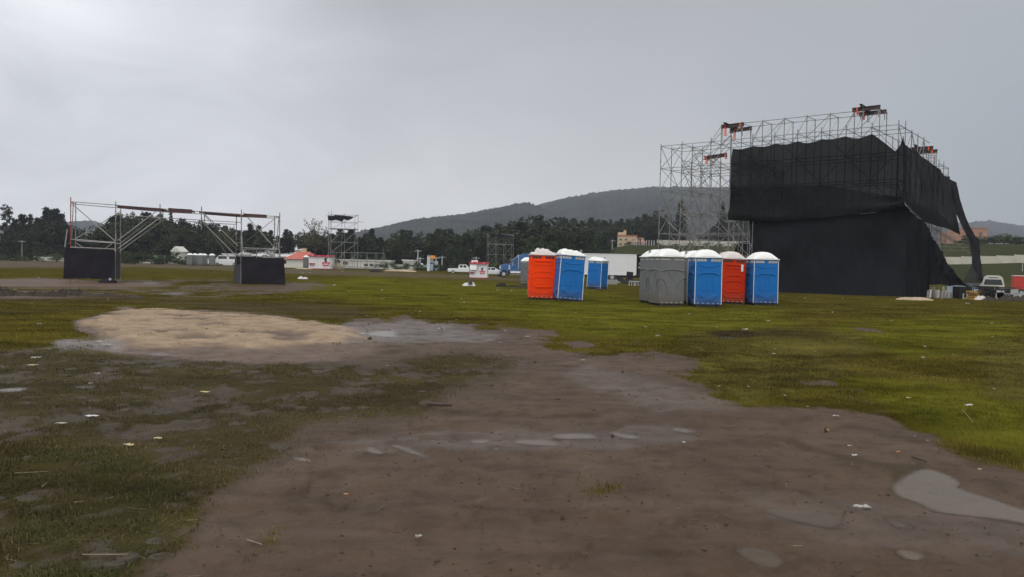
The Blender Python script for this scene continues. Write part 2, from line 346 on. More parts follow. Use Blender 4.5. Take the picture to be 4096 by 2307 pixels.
PUDDLES = [  # outlines in photo px
    [(3572, 1945), (3600, 1910), (3700, 1872), (3800, 1905), (3840, 1950), (3960, 1998), (4070, 2030), (4200, 2085), (4420, 2180), (4420, 2220), (4200, 2125), (4060, 2092), (3900, 2068), (3740, 2052), (3660, 2012), (3590, 1990)],
    [(2046, 1765), (2120, 1752), (2190, 1758), (2262, 1775), (2180, 1782), (2090, 1778)],
    [(2200, 1745), (2280, 1735), (2350, 1730), (2400, 1750), (2340, 1763), (2250, 1757)],
    [(2425, 1724), (2500, 1733), (2575, 1752), (2545, 1760), (2480, 1750)],
    [(1450, 1785), (1480, 1784), (1535, 1810), (1510, 1818), (1475, 1808)],
    [(1545, 1777), (1590, 1776), (1650, 1803), (1730, 1838), (1700, 1835), (1620, 1808)],
    [(1160, 1828), (1220, 1828), (1250, 1848), (1190, 1848)],
    [(1860, 1760), (1940, 1752), (1980, 1763), (1930, 1778), (1880, 1775)], [(1970, 1795), (2005, 1792), (2010, 1802), (1975, 1805)],
    [(1680, 1756), (1810, 1752), (1810, 1757), (1700, 1762)],
    [(2670, 1712), (2760, 1715), (2790, 1730), (2700, 1728)],
    [(3575, 2205), (3640, 2196), (3715, 2225), (3690, 2248), (3620, 2240)],
    [(2935, 2200), (3000, 2185), (3080, 2205), (3130, 2245), (3100, 2280), (3020, 2255)],
    [(3060, 2030), (3160, 2045), (3260, 2050), (3370, 2060), (3360, 2120), (3290, 2110), (3160, 2085), (3070, 2065)],
    [(3540, 2080), (3600, 2085), (3640, 2110), (3590, 2115)],
    [(565, 1412), (640, 1410), (700, 1416), (640, 1422)], [(0, 1557), (60, 1549), (125, 1552), (60, 1565), (-30, 1566)], [(275, 1548), (340, 1543), (390, 1542), (350, 1552)],
    [(385, 1378), (430, 1372), (450, 1382), (400, 1386)],
    [(1420, 1338), (1480, 1326), (1560, 1318), (1620, 1318), (1560, 1334), (1640, 1345), (1530, 1348), (1440, 1342)],
    [(1640, 1345), (1740, 1348), (1860, 1352), (1900, 1360), (1780, 1358)],
    [(620, 1172), (700, 1168), (770, 1170), (700, 1176)], [(560, 1133), (610, 1132), (640, 1134), (600, 1137)],
]
r_wet = sum(rast(p, 2) for p in PUDDLES); r_wet = np.clip(r_wet, 0, 1)
r_damp = np.clip(rast([(1300, 1300), (1700, 1280), (2000, 1340), (2000, 1370), (1600, 1370), (1380, 1360)], 5) + rast([(150, 1340), (500, 1350), (520, 1400), (150, 1390)], 4) + rast([(2000, 1700), (2700, 1690), (2800, 1750), (2100, 1800), (1400, 1800), (1300, 1760)], 8) * .7 + rast([(2900, 1980), (3500, 2000), (4200, 2100), (4300, 2260), (3300, 2200)], 10) * .6 + rast([(2400, 1450), (2700, 1540), (3000, 1620), (2600, 1640), (2300, 1500)], 12) * .6, 0, 1)

r_bare = rast([(400, 1125), (900, 1112), (1000, 1140), (1260, 1118), (1330, 1150), (1100, 1175), (900, 1195), (560, 1185), (380, 1160)], 5) + rast([(-400, 1150), (560, 1165), (560, 1185), (-400, 1200)], 4)
def rast_bare(a, b): return np.clip(samp(r_bare, a, b), 0, 1)
def fields(X, Y, Z):
    px, py = to_px(X, Y, Z)
    sc = np.clip((py - 1060) / 1000, .02, 1.2)              # outlines wander less where they are far away
    n1 = fbm(X * .55, Y * .35, 4, 3) - .5; n2 = fbm(X * .5 + 50, Y * .4, 4, 9) - .5
    n3 = fbm(X * 2.1, Y * 1.6, 3, 21) - .5
    qx = px + (n1 * 260 + n3 * 60) * (sc ** .6); qy = py + (n2 * 110 + n3 * 30) * sc
    mud = samp(r_mud, qx, qy);  left = samp(r_left, qx, qy); bl = samp(r_bl, qx, qy)
    sand = samp(r_sand, px + n3 * 110, py + n3 * 16 + n1 * 14); sand = sand * ss(.24, .50, fbm(X * 1.1, Y * .9, 4, 41)) ; tan = samp(r_tan, qx, py + n3 * 20)
    path = samp(r_path, qx, py + n2 * 10); dark = samp(r_dark, qx, py + n2 * 30) * (.35 + .65 * ss(.35, .62, fbm(X * .22, Y * .16, 4, 51))); far = samp(r_far, qx, py + n2 * 5)
    bright = np.clip(samp(r_bright, qx, qy) + samp(r_bright2, qx, qy), 0, 1); brown = np.clip(samp(r_brown, qx, qy), 0, 1)
    burn = samp(r_burn, px + n3 * 30, py + n3 * 8); spots = np.clip(samp(r_spots, px + n3 * 30, py + n3 * 6), 0, 1)
    wet = samp(r_wet, px, py); damp = samp(r_damp, qx, qy); streak = samp(r_streak, px + n3 * 30, py + n3 * 10)
    tuft = fbm(X * 1.5, Y * 1.1, 4, 31); tuft2 = fbm(X * 3.7, Y * 2.9, 3, 33)
    g = ss(.18, .82, (1 - mud) + (tuft - .5) * .95 + (tuft2 - .5) * .55)
    edgy = ss(0, .35, mud) * ss(1, .65, mud)
    tuft3 = fbm(X * 7.5, Y * 6.0, 2, 35)
    patch = ss(.33 - .03 * bl, .53 - .03 * bl, .42 * tuft + .34 * tuft2 + .24 * tuft3)
    g = g * (1 - left) + left * patch * (.62 + .20 * bl)
    g = g * (1 - tan) + tan * ss(.66, .8, tuft) * .3
    bare = rast_bare(qx, py + n2 * 16) * ss(.30, .62, tuft * .6 + .4 * fbm(X * .3, Y * .12, 3, 57)); g = g * (1 - path * .9) * (1 - .35 * dark) * (1 - far * .6) * (1 - .8 * bare) * (1 - spots)
    g = np.clip(g * (1 - np.clip(wet * 1.6, 0, 1)), 0, 1)
    behind = (Y < 1.0)
    g = np.where(behind, .5, g)
    return dict(px=px, py=py, grass=g, sand=np.clip(sand, 0, 1), tan=tan, path=path, dark=dark, far=far * (.25 + .75 * ss(300, 1100, px)) * (.4 + .6 * ss(.35, .6, fbm(X * .1, Y * .05, 3, 55))), bright=bright, brown=brown, burn=np.clip(burn, 0, 1), streak=np.clip(streak, 0, 1), wet=wet, damp=damp, left=left, bl=bl, spots=spots)

# ------------------------------------------------------------------ ground sheet
def ring_grid():
    a1 = np.linspace(R(-50), R(50), 800); a2 = np.linspace(R(50), R(310), 60)[1:-1]
    ang = np.concatenate([a1, a2]); r = np.concatenate([[.6], np.geomspace(1.2, 3.4, 14)[:-1], np.geomspace(3.4, 60, 400)[:-1], np.geomspace(60, 400, 130)[:-1], np.geomspace(400, 9000, 30)])
    return ang, r
ang, rr = ring_grid(); na, nr = len(ang), len(rr)
A2, R2 = np.meshgrid(ang, rr); GX = (R2 * np.sin(A2)).ravel(); GY = (R2 * np.cos(A2)).ravel()
GZ = terrain(GX, GY)
FD = fields(GX, GY, GZ)
rad = np.hypot(GX, GY)
def relief(X, Y, fd, rad):
    """small bumps; flat where puddles lie"""
    amp = ss(120, 20, rad)
    b = (fbm(X * .35, Y * .35, 3, 5) - .5) * .06 + (fbm(X * 1.3, Y * 1.3, 3, 6) - .5) * .05 * (.35 + .65 * fd['grass']) + (fbm(X * 5, Y * 5, 3, 8) - .5) * .030 * (.25 + fd['grass'] * .9 + fd['left'] * .9)
    b = b + ((fbm(X * 3.2, Y * 3.2, 2, 61) > .60) * .012 - ss(.60, .72, fbm(X * 2.3 + 7, Y * 2.3, 2, 62)) * .025) * (1 - fd['grass'])
    b = b + np.clip(fd['sand'], 0, 1) * .10 * fbm(X * .8, Y * .8, 3, 11)
    return b * amp * (1 - np.clip(fd['wet'] * 3, 0, 1)) * ss(2.0, 4.0, rad)
GZ2 = GZ + relief(GX, GY, FD, rad)
idx = np.arange(na * nr).reshape(nr, na)
nx_ = np.roll(idx, -1, 1)
f = np.stack([idx[:-1], nx_[:-1], nx_[1:], idx[1:]], -1).reshape(-1, 4)[:, ::-1]
V = np.stack([GX, GY, GZ2], 1)
gm = bpy.data.materials.new('wet field ground'); gm.use_nodes = True
t = gm.node_tree; n = t.nodes; l = t.links; B = n['Principled BSDF']
def A(nm):
    q = n.new('ShaderNodeAttribute'); q.attribute_name = nm; return q.outputs['Fac']
def C3(r_, g_, b_): return (r_, g_, b_, 1)
tcn = n.new('ShaderNodeTexCoord')
def noise(sc, det=6, ro=.6, stretch=None):
    q = n.new('ShaderNodeTexNoise'); q.inputs['Scale'].default_value = sc; q.inputs['Detail'].default_value = det; q.inputs['Roughness'].default_value = ro
    src = tcn.outputs['Object']
    if stretch:
        mp_ = n.new('ShaderNodeMapping'); mp_.inputs['Scale'].default_value = stretch; l.new(src, mp_.inputs[0]); src = mp_.outputs[0]
    l.new(src, q.inputs[0]); return q.outputs[0]
def mixc(fac, a, b):
    q = n.new('ShaderNodeMix'); q.data_type = 'RGBA'
    for i, v in ((0, fac), (6, a), (7, b)):
        if hasattr(v, 'is_output'): l.new(v, q.inputs[i])
        else: q.inputs[i].default_value = v
    return q.outputs[2]
def rng_(v, a, b, c=0, d=1):
    q = n.new('ShaderNodeMapRange'); q.inputs[1].default_value = a; q.inputs[2].default_value = b; q.inputs[3].default_value = c; q.inputs[4].default_value = d
    l.new(v, q.inputs[0]); return q.outputs[0]
def mth(op, a, b):
    q = n.new('ShaderNodeMath'); q.operation = op; q.use_clamp = True
    for i, v in enumerate((a, b)):
        if hasattr(v, 'is_output'): l.new(v, q.inputs[i])
        else: q.inputs[i].default_value = v
    return q.outputs[0]
nA, nB, nC, nD = noise(.45), noise(2.6), noise(14, 5, .65), noise(60, 3, .6)
mudc = mixc(rng_(nA, .35, .65), C3(.066, .043, .029), C3(.092, .062, .043))
mudc = mixc(rng_(nB, .45, .75), mudc, C3(.046, .031, .021))
mudc = mixc(rng_(nC, .5, .8, 0, .4), mudc, C3(.105, .080, .066))
tanc = mixc(rng_(nB, .35, .7), C3(.15, .105, .082), C3(.10, .072, .056))
nE = noise(1.1, 5, .6, (.55, 1.7, 1)); nF = noise(4.5, 5, .65, (.6, 1.4, 1))
mudc = mixc(rng_(nE, .56, .68, 0, .55), mudc, C3(.034, .024, .016))
mudc = mixc(rng_(nF, .585, .68, 0, .45), mudc, C3(.030, .021, .014))
mudc = mixc(rng_(noise(.8, 4, .55, (.4, 1.9, 1)), .58, .72, 0, .45), mudc, C3(.115, .088, .068))
mudc = mixc(mth('MULTIPLY', A('tan'), .8), mudc, tanc)
sandc = mixc(rng_(nB, .35, .7), C3(.34, .255, .175), C3(.215, .158, .108))
sandc = mixc(rng_(nC, .45, .8, 0, .5), sandc, C3(.17, .115, .08))
mudc = mixc(A('sand'), mudc, sandc)
mudc = mixc(A('path'), mudc, mixc(rng_(nA, .4, .6), C3(.115, .074, .052), C3(.078, .052, .034)))
mudc = mixc(A('far'), mudc, C3(.070, .047, .016))
mudc = mixc(mth('MULTIPLY', A('left'), mth('SUBTRACT', 1.0, A('tan'))), mudc, mixc(rng_(nB, .4, .6), C3(.040, .029, .018), C3(.060, .044, .029)))
grc = mixc(rng_(nA, .35, .65), C3(.072, .058, .010), C3(.054, .048, .008))
grc = mixc(A('bright'), grc, mixc(rng_(nB, .35, .65), C3(.074, .078, .009), C3(.096, .088, .011)))
grc = mixc(rng_(nC, .45, .75, 0, .55), grc, C3(.050, .044, .010))
grc = mixc(A('brown'), grc, mixc(rng_(nB, .35, .65), C3(.068, .056, .016), C3(.085, .078, .016)))
grc = mixc(A('left'), grc, mixc(rng_(nB, .4, .6), C3(.050, .040, .016), C3(.040, .036, .014)))
grc = mixc(A('dark'), grc, C3(.046, .036, .010))
grc = mixc(A('burn'), grc, C3(.022, .016, .012))
gvar = n.new('ShaderNodeHueSaturation'); l.new(grc, gvar.inputs['Color']); l.new(rng_(noise(.55, 5, .6, (.7, 1.6, 1)), .34, .66, .62, 1.5), gvar.inputs['Value']); grc = gvar.outputs[0]
edge = mth('ADD', A('grass'), rng_(nC, .2, .8, -.22, .22))
gfac = rng_(edge, .22, .78)
grc = mixc(A('hillside'), grc, mixc(rng_(noise(.06), .4, .6), C3(.032, .038, .016), C3(.044, .047, .020)))
cc = mixc(gfac, mudc, grc)
cc = mixc(mth('MULTIPLY', A('streak'), .85), cc, C3(.046, .033, .017))
cc = mixc(mth('MULTIPLY', A('wet'), .5), cc, C3(.036, .026, .018))
cc = mixc(mth('MULTIPLY', A('burn'), .8), cc, C3(.026, .018, .014))
l.new(cc, B.inputs['Base Color'])
damp = mth('MAXIMUM', A('damp'), A('wet'))
rgh = mth('ADD', mth('SUBTRACT', rng_(nB, .3, .7, .50, .64), mth('MULTIPLY', damp, .16)), mth('MULTIPLY', gfac, .35))
rgh = mth('ADD', rgh, mth('MULTIPLY', A('sand'), .4))
l.new(rgh, B.inputs['Roughness']); l.new(mth('MULTIPLY', mth('SUBTRACT', 1.0, gfac), mth('ADD', mth('MULTIPLY', damp, .18), .06)), B.inputs['Specular IOR Level'])
bp = n.new('ShaderNodeBump'); bp.inputs['Distance'].default_value = .03
l.new(mth('ADD', mth('MULTIPLY', nC, .6), mth('MULTIPLY', nD, .4)), bp.inputs['Height'])
l.new(mth('SUBTRACT', rng_(gfac, 0, 1, .32, .8), mth('MULTIPLY', damp, .2)), bp.inputs['Strength']); l.new(bp.outputs[0], B.inputs['Normal'])
att = {k: FD[k] for k in ('streak', 'grass', 'sand', 'tan', 'path', 'dark', 'far', 'bright', 'brown', 'burn', 'wet', 'damp', 'left')}
for k in att: att[k] = np.where(GY < 1, .5 if k == 'grass' else 0, att[k])
hillg = ss(140, 170, rad) * ss(.02, .10, GX / np.maximum(GY, 1))
att['grass'] = np.maximum(att['grass'], hillg); att['bright'] = att['bright'] * ss(160, 120, rad); att['hillside'] = hillg
gme = npmesh('ground', V, f, gm, att)
go = bpy.data.objects.new('ground', gme); col.objects.link(go); tag(go, kind='structure')

# ------------------------------------------------------------------ puddles
pm = mat('muddy puddle water', (.125, .088, .056), .14, 0, .12, 1.5, spec=.22, bump=.02, bscale=3)
def smooth_poly(pts, it=2):
    for _ in range(it):
        q = []
        for a, b in zip(pts, pts[1:] + pts[:1]):
            q.append((a[0] * .75 + b[0] * .25, a[1] * .75 + b[1] * .25)); q.append((a[0] * .25 + b[0] * .75, a[1] * .25 + b[1] * .75))
        pts = q
    return pts
pt = pm.node_tree; pb = pt.nodes['Principled BSDF']; pa = pt.nodes.new('ShaderNodeAttribute'); pa.attribute_name = 'depth'
ptc = pt.nodes.new('ShaderNodeTexCoord'); pn = pt.nodes.new('ShaderNodeTexNoise'); pn.inputs['Scale'].default_value = 7; pn.inputs['Detail'].default_value = 6; pn.inputs['Roughness'].default_value = .7; pt.links.new(ptc.outputs['Object'], pn.inputs[0])
p1 = pt.nodes.new('ShaderNodeMath'); p1.operation = 'MULTIPLY_ADD'; pt.links.new(pn.outputs[0], p1.inputs[0]); p1.inputs[1].default_value = .5; pt.links.new(pa.outputs['Fac'], p1.inputs[2])
p2 = pt.nodes.new('ShaderNodeMapRange'); p2.inputs[1].default_value = .42; p2.inputs[2].default_value = 1.25; p2.inputs[4].default_value = .80; pt.links.new(p1.outputs[0], p2.inputs[0])
pt.links.new(p2.outputs[0], pb.inputs['Alpha'])
FQ = f
for k, poly in enumerate(PUDDLES):
    wv = samp(rast(smooth_poly([tuple(map(float, p)) for p in poly], 2), 2), FD['px'] + (fbm(GX * 3, GY * 3, 3, 81) - .5) * 44, FD['py'] + (fbm(GX * 3 + 9, GY * 3, 3, 82) - .5) * 18) * (GY > 1) * (rad < 80)
    keep = (wv[FQ] > .03).any(1)
    if not keep.any(): continue
    fq = FQ[keep]; uq, inv = np.unique(fq, return_inverse=True)
    vv = np.stack([GX[uq], GY[uq], GZ[uq] + .006], 1); c0 = vv.mean(0)
    fa_ = 1.0 if k in (0, 1, 2, 3, 15, 16, 19) else .98 if k < 12 else .60
    me = npmesh('puddle', vv - c0, inv.reshape(fq.shape), pm, {'depth': wv[uq] * fa_})
    o = bpy.data.objects.new('puddle', me); o.location = tuple(c0); col.objects.link(o); tag(o, kind='structure')

# ------------------------------------------------------------------ grass blades (nobody could count them)
def ground_height(X, Y):
    Z = terrain(X, Y); fd = fields(X, Y, Z); r_ = np.hypot(X, Y)
    return Z + relief(X, Y, fd, r_), fd
def blades(n, r0, r1, bias, hgt, wid, seed):
    g = np.random.default_rng(seed)
    u = g.random(n); r = r0 * (r1 / r0) ** (u ** bias)
    a = g.uniform(R(-40), R(40), n)
    X = r * np.sin(a); Y = r * np.cos(a)
    Z, fd = ground_height(X, Y)
    keep = g.random(n) < (fd['grass'] ** 1.3) * (1 - .8 * fd['path']) * (1 - fd['burn'] * .5)
    clump = fbm(X * 4, Y * 4, 3, 71)
    keep &= g.random(n) < ss(.28, .6, clump) + .25
    if r0 > 30: keep &= fbm(X * .12, Y * .05, 3, 91) > .36
    X, Y, Z, r, clump = X[keep], Y[keep], Z[keep], r[keep], clump[keep]
    F = {k: v[keep] for k, v in fd.items()}
    m_ = len(X)
    h = hgt * (.45 + .9 * g.random(m_)) * (.55 + .9 * clump) * (1 - .35 * F['dark']) * (1 + .25 * F['bl'])
    h *= np.where(F['left'] > .5, .8, 1)
    wd = wid * (.6 + .8 * g.random(m_)) * np.maximum(1, r / 9)
    th = g.uniform(0, 2 * np.pi, m_); lean = g.uniform(.2, 1.15, m_) + .5 * F['left']
    # trampled grass all lies over in a local direction
    flow = fbm(X * .7, Y * .7, 2, 77) * 9
    th = np.where(g.random(m_) < .6, flow + g.normal(0, .5, m_), th)
    dx, dy = np.cos(th), np.sin(th); sx, sy = -dy, dx
    b = np.stack([X, Y, Z - .01], 1)
    s_ = np.stack([sx * wd, sy * wd, 0 * wd], 1)
    mid = b + np.stack([dx * h * lean * .35, dy * h * lean * .35, h * .65], 1)
    tip = b + np.stack([dx * h * lean, dy * h * lean, h * np.clip(1.1 - .55 * lean, .15, 1)], 1)
    v = np.stack([b - s_, b + s_, mid - s_ * .7, mid + s_ * .7, tip], 1).reshape(-1, 3)
    i = np.arange(m_)[:, None] * 5
    f = np.concatenate([i + [[0, 1, 3]], i + [[0, 3, 2]], i + [[2, 3, 4]]], 0)
    rep = lambda q: np.repeat(q, 5)
    rnd = g.random(m_)
    return v, f, dict(rnd=rep(rnd), left=rep(F['left']), bright=rep(F['bright']), brown=rep(F['brown']), dark=rep(F['dark']), tip=np.tile([0, 0, .6, .6, 1], m_), bl=rep(F['bl']))
bm_ = bpy.data.materials.new('grass blades'); bm_.use_nodes = True
t = bm_.node_tree; n = t.nodes; l = t.links; B = n['Principled BSDF']; tcn = n.new('ShaderNodeTexCoord')
rc = n.new('ShaderNodeValToRGB'); e = rc.color_ramp.elements
e[0].position = 0; e[0].color = C3(.064, .056, .009); e[1].position = .7; e[1].color = C3(.105, .084, .014)
q = e.new(.93); q.color = C3(.13, .105, .025); q = e.new(1); q.color = C3(.24, .19, .08)
l.new(A('rnd'), rc.inputs[0])
c_ = mixc(mth('MULTIPLY', A('bright'), .8), rc.outputs[0], C3(.112, .109, .011))
rl = n.new('ShaderNodeValToRGB'); e = rl.color_ramp.elements
e[0].position = 0; e[0].color = C3(.040, .038, .014); e[1].position = .55; e[1].color = C3(.064, .048, .020)
q = e.new(.9); q.color = C3(.085, .066, .028); q = e.new(1); q.color = C3(.17, .14, .075)
l.new(A('rnd'), rl.inputs[0])
c_ = mixc(A('left'), c_, rl.outputs[0])
c_ = mixc(mth('MULTIPLY', A('bl'), rng_(noise(.9), .42, .62, 0, .55)), c_, C3(.045, .065, .016))
c_ = mixc(mth('MULTIPLY', A('brown'), .7), c_, C3(.085, .07, .02))
c_ = mixc(mth('MULTIPLY', A('dark'), .7), c_, C3(.055, .045, .014))
gv2 = n.new('ShaderNodeHueSaturation'); l.new(c_, gv2.inputs['Color']); l.new(rng_(noise(.55, 5, .6, (.7, 1.6, 1)), .34, .66, .60, 1.55), gv2.inputs['Value']); c_ = gv2.outputs[0]
c_ = mixc(rng_(noise(1.7, 4, .6, (.6, 1.5, 1)), .58, .72, 0, .55), c_, C3(.060, .045, .012))
l.new(c_, B.inputs['Base Color']); B.inputs['Roughness'].default_value = .7; B.inputs['Specular IOR Level'].default_value = .06
parts = [blades(400000, 3.6, 16, .9, .050, .0022, 1), blades(400000, 10, 42, .85, .045, .0022, 2), blades(220000, 34, 130, .8, .05, .0018, 3)]
off = 0; vs, fs, at = [], [], {}
for v, f, a in parts:
    vs.append(v); fs.append(f + off); off += len(v)
    for k in a: at.setdefault(k, []).append(a[k])
gme = npmesh('grass', np.concatenate(vs), np.concatenate(fs), bm_, {k: np.concatenate(v) for k, v in at.items()}, smooth=False)
gr = bpy.data.objects.new('grass', gme); col.objects.link(gr)
tag(gr, 'short wet grass growing and trampled across the muddy field', 'grass', kind='stuff')
# pebbles, crumbs of mud and bits of straw trodden into the mud
def crumbs(n, r0, r1, smin, smax, seed, straw=False):
    g = np.random.default_rng(seed); r = r0 * (r1 / r0) ** (g.random(n)); a = g.uniform(R(-42), R(42), n)
    X = r * np.sin(a); Y = r * np.cos(a); Z, fd = ground_height(X, Y)
    cl = fbm(X * .9, Y * .9, 3, seed)
    keep = (g.random(n) < (.25 + 1.6 * np.clip(cl - .42, 0, 1)) * (1 - fd['wet'])) & (g.random(n) < (1 - .6 * fd['grass'])) & (g.random(n) < 1 - .7 * fd['sand'])
    if straw: keep &= g.random(n) < .04 + .8 * fd['left']
    X, Y, Z, r = X[keep], Y[keep], Z[keep], r[keep]; k = len(X)
    if straw:
        L = g.uniform(.01, .07, k); th = g.uniform(0, np.pi, k); w_ = .0014 * np.maximum(1, r / 7)
        d = np.stack([np.cos(th) * L, np.sin(th) * L, g.normal(0, .006, k)], 1); s_ = np.stack([-np.sin(th) * w_, np.cos(th) * w_, 0 * w_], 1); c = np.stack([X, Y, Z + .008], 1)
        return np.stack([c - d - s_, c - d + s_, c + d + s_, c + d - s_], 1).reshape(-1, 3), np.arange(k * 4).reshape(-1, 4)
    s_ = g.uniform(smin, smax, k) ** 1.0 * (.5 + g.random(k) ** 3 * 1.6) * np.maximum(1, r / 12)
    base = np.array([[1, 0, 0], [0, 1, 0], [-1, 0, 0], [0, -1, 0], [0, 0, .6], [0, 0, -.5]])
    v = base[None] * s_[:, None, None] * g.uniform(.6, 1.4, (k, 6, 1)); v = v + np.stack([X, Y, Z], 1)[:, None]
    ff = np.array([[0, 1, 4], [1, 2, 4], [2, 3, 4], [3, 0, 4]])
    return v.reshape(-1, 3), (np.arange(k)[:, None, None] * 6 + ff[None]).reshape(-1, 3)
v_, f_ = crumbs(26000, 3.6, 26, .004, .010, 501)
cm_ = mat('mud crumbs', (.060, .043, .031), .85, 0, .45, 9, spec=.15)
o = bpy.data.objects.new('mud_crumbs', npmesh('mud_crumbs', v_, f_, cm_, smooth=False)); col.objects.link(o); tag(o, 'small crumbs of mud and grit scattered over the bare wet mud', 'grit', kind='stuff')
v_, f_ = crumbs(9000, 3.6, 20, 0, 0, 502, True)
o = bpy.data.objects.new('straw_bits', npmesh('straw_bits', v_, f_, mat('straw bits', (.20, .165, .105), .8, 0, .4, 9, spec=.1), smooth=False)); col.objects.link(o); tag(o, 'tiny bits of straw trodden into the mud and trampled grass', 'straw', kind='stuff')
# ================================================================== hills behind
def ridge(name, prof, D0, depth, m, seed, jag):
    """a wooded ridge whose crest stands at distance D0; it falls towards us and away"""
    xs = np.arange(prof[0][0], prof[-1][0], 5.0); ys = np.interp(xs, [p[0] for p in prof], [p[1] for p in prof])
    g = np.random.default_rng(seed)
    tall = (fbm(xs / 9.0, xs * 0 + seed, 3, seed) - .5) * jag * 2 + (g.random(len(xs)) ** 4) * jag * 1.2
    crest = [P(x, y, D0) for x, y in zip(xs, ys)]; lift = tall / F_ * D0
    rows = []
    K = 26
    for k in range(K + 1):
        f_ = k / K; row = []
        for i, c in enumerate(crest):
            d = 1 - depth / D0 * (1 - f_)
            X, Y = c.x * d, c.y * d
            z = -3 + (c.z + 3) * (f_ ** .8) + (float(1) * math.sin(X * .011 + seed) * 9 + math.sin(X * .031 + Y * .01) * 4) * math.sin(f_ * math.pi)
            z += (g.random() - .5) * 3.0 * (1 if 0 < k < K else 0) + (lift[i] * 1.6 if k == K else 0)
            row.append((X, Y, z))
        rows.append(row)
    rows.append([(c.x * 1.01, c.y * 1.01, -20) for c in crest])
    a = np.array(rows); n0, n1 = a.shape[:2]; idx = np.arange(n0 * n1).reshape(n0, n1)
    f = np.stack([idx[:-1, :-1], idx[:-1, 1:], idx[1:, 1:], idx[1:, :-1]], -1).reshape(-1, 4)
    o = bpy.data.objects.new(name, npmesh(name, a.reshape(-1, 3), f, m, smooth=False)); col.objects.link(o); tag(o, kind='structure'); return o
hillm = mat('wooded hillside', (.022, .028, .022), .95, 0, .5, .012, bump=.6, bscale=.2, spec=.0, dirt=((.05, .055, .04), .006, .6))
ridge('hills', [(1340, 948), (1450, 925), (1560, 902), (1660, 880), (1760, 868), (1850, 858), (1960, 838), (2050, 818), (2100, 811), (2130, 818), (2180, 838), (2260, 868), (2400, 900), (2500, 940)], 1500, 650, hillm, 3, 3.0)
ridge('hills', [(1900, 935), (2040, 880), (2130, 828), (2210, 806), (2300, 786), (2400, 770), (2500, 758), (2600, 750), (2700, 748), (2850, 752), (3000, 748), (3300, 745), (3600, 790), (3750, 850), (3900, 1000)], 1750, 850, hillm, 5, 2.5)
ridge('hills', [(3500, 905), (3750, 900), (3880, 890), (3950, 884), (4010, 892), (4096, 905), (4300, 900), (4700, 860)], 2300, 800, hillm, 6, 2.0)
ridge('hills', [(-700, 880), (-300, 915), (100, 905), (200, 895), (300, 886), (375, 884), (430, 905), (520, 950), (700, 1000)], 1900, 700, hillm, 8, 2.0)

# ================================================================== trees
def foliage(name, c, var=.35):
    m = bpy.data.materials.new(name); m.use_nodes = True; t = m.node_tree; n = t.nodes; l = t.links; b = n['Principled BSDF']
    oi = n.new('ShaderNodeObjectInfo'); hs = n.new('ShaderNodeHueSaturation'); tc_ = n.new('ShaderNodeTexCoord')
    nz_ = n.new('ShaderNodeTexNoise'); nz_.inputs['Scale'].default_value = 9; l.new(tc_.outputs['Object'], nz_.inputs[0])
    mr = n.new('ShaderNodeMapRange'); mr.inputs[3].default_value = 1 - var; mr.inputs[4].default_value = 1 + var; l.new(oi.outputs['Random'], mr.inputs[0])
    mm = n.new('ShaderNodeMath'); mm.operation = 'MULTIPLY_ADD'; l.new(nz_.outputs[0], mm.inputs[0]); mm.inputs[1].default_value = .8; mm.inputs[2].default_value = .6
    m2 = n.new('ShaderNodeMath'); m2.operation = 'MULTIPLY'; l.new(mr.outputs[0], m2.inputs[0]); l.new(mm.outputs[0], m2.inputs[1])
    hs.inputs['Color'].default_value = (*c, 1); l.new(m2.outputs[0], hs.inputs['Value'])
    mh = n.new('ShaderNodeMapRange'); mh.inputs[3].default_value = .485; mh.inputs[4].default_value = .515
    mq = n.new('ShaderNodeMath'); mq.operation = 'FRACT'; mz = n.new('ShaderNodeMath'); mz.operation = 'MULTIPLY'; l.new(oi.outputs['Random'], mz.inputs[0]); mz.inputs[1].default_value = 7.3
    l.new(mz.outputs[0], mq.inputs[0]); l.new(mq.outputs[0], mh.inputs[0]); l.new(mh.outputs[0], hs.inputs['Hue'])
    l.new(hs.outputs[0], b.inputs['Base Color']); b.inputs['Roughness'].default_value = .7; b.inputs['Specular IOR Level'].default_value = .15
    return m
F_pine = foliage('pine foliage', (.024, .031, .017)); F_broad = foliage('broadleaf foliage', (.030, .040, .016))
F_dry = foliage('thin olive foliage', (.085, .080, .045)); F_bush = foliage('bush foliage', (.050, .072, .026))
def leaf_quads(cents, spread, per, size, g, droop=0):
    c = np.repeat(np.array(cents), per, 0); k = len(c)
    p = c + g.normal(0, 1, (k, 3)) * np.array(spread)
    a = g.normal(0, 1, (k, 3)); a[:, 2] *= .6; a /= np.linalg.norm(a, axis=1)[:, None]
    b = np.cross(a, g.normal(0, 1, (k, 3))); b /= np.linalg.norm(b, axis=1)[:, None]
    s = size * (.5 + g.random(k))[:, None]
    v = np.stack([p - a * s - b * s * .6, p + a * s - b * s * .6, p + a * s * .7 + b * s * .6, p - a * s * .7 + b * s * .6], 1).reshape(-1, 3)
    return v, np.arange(k * 4).reshape(-1, 4)
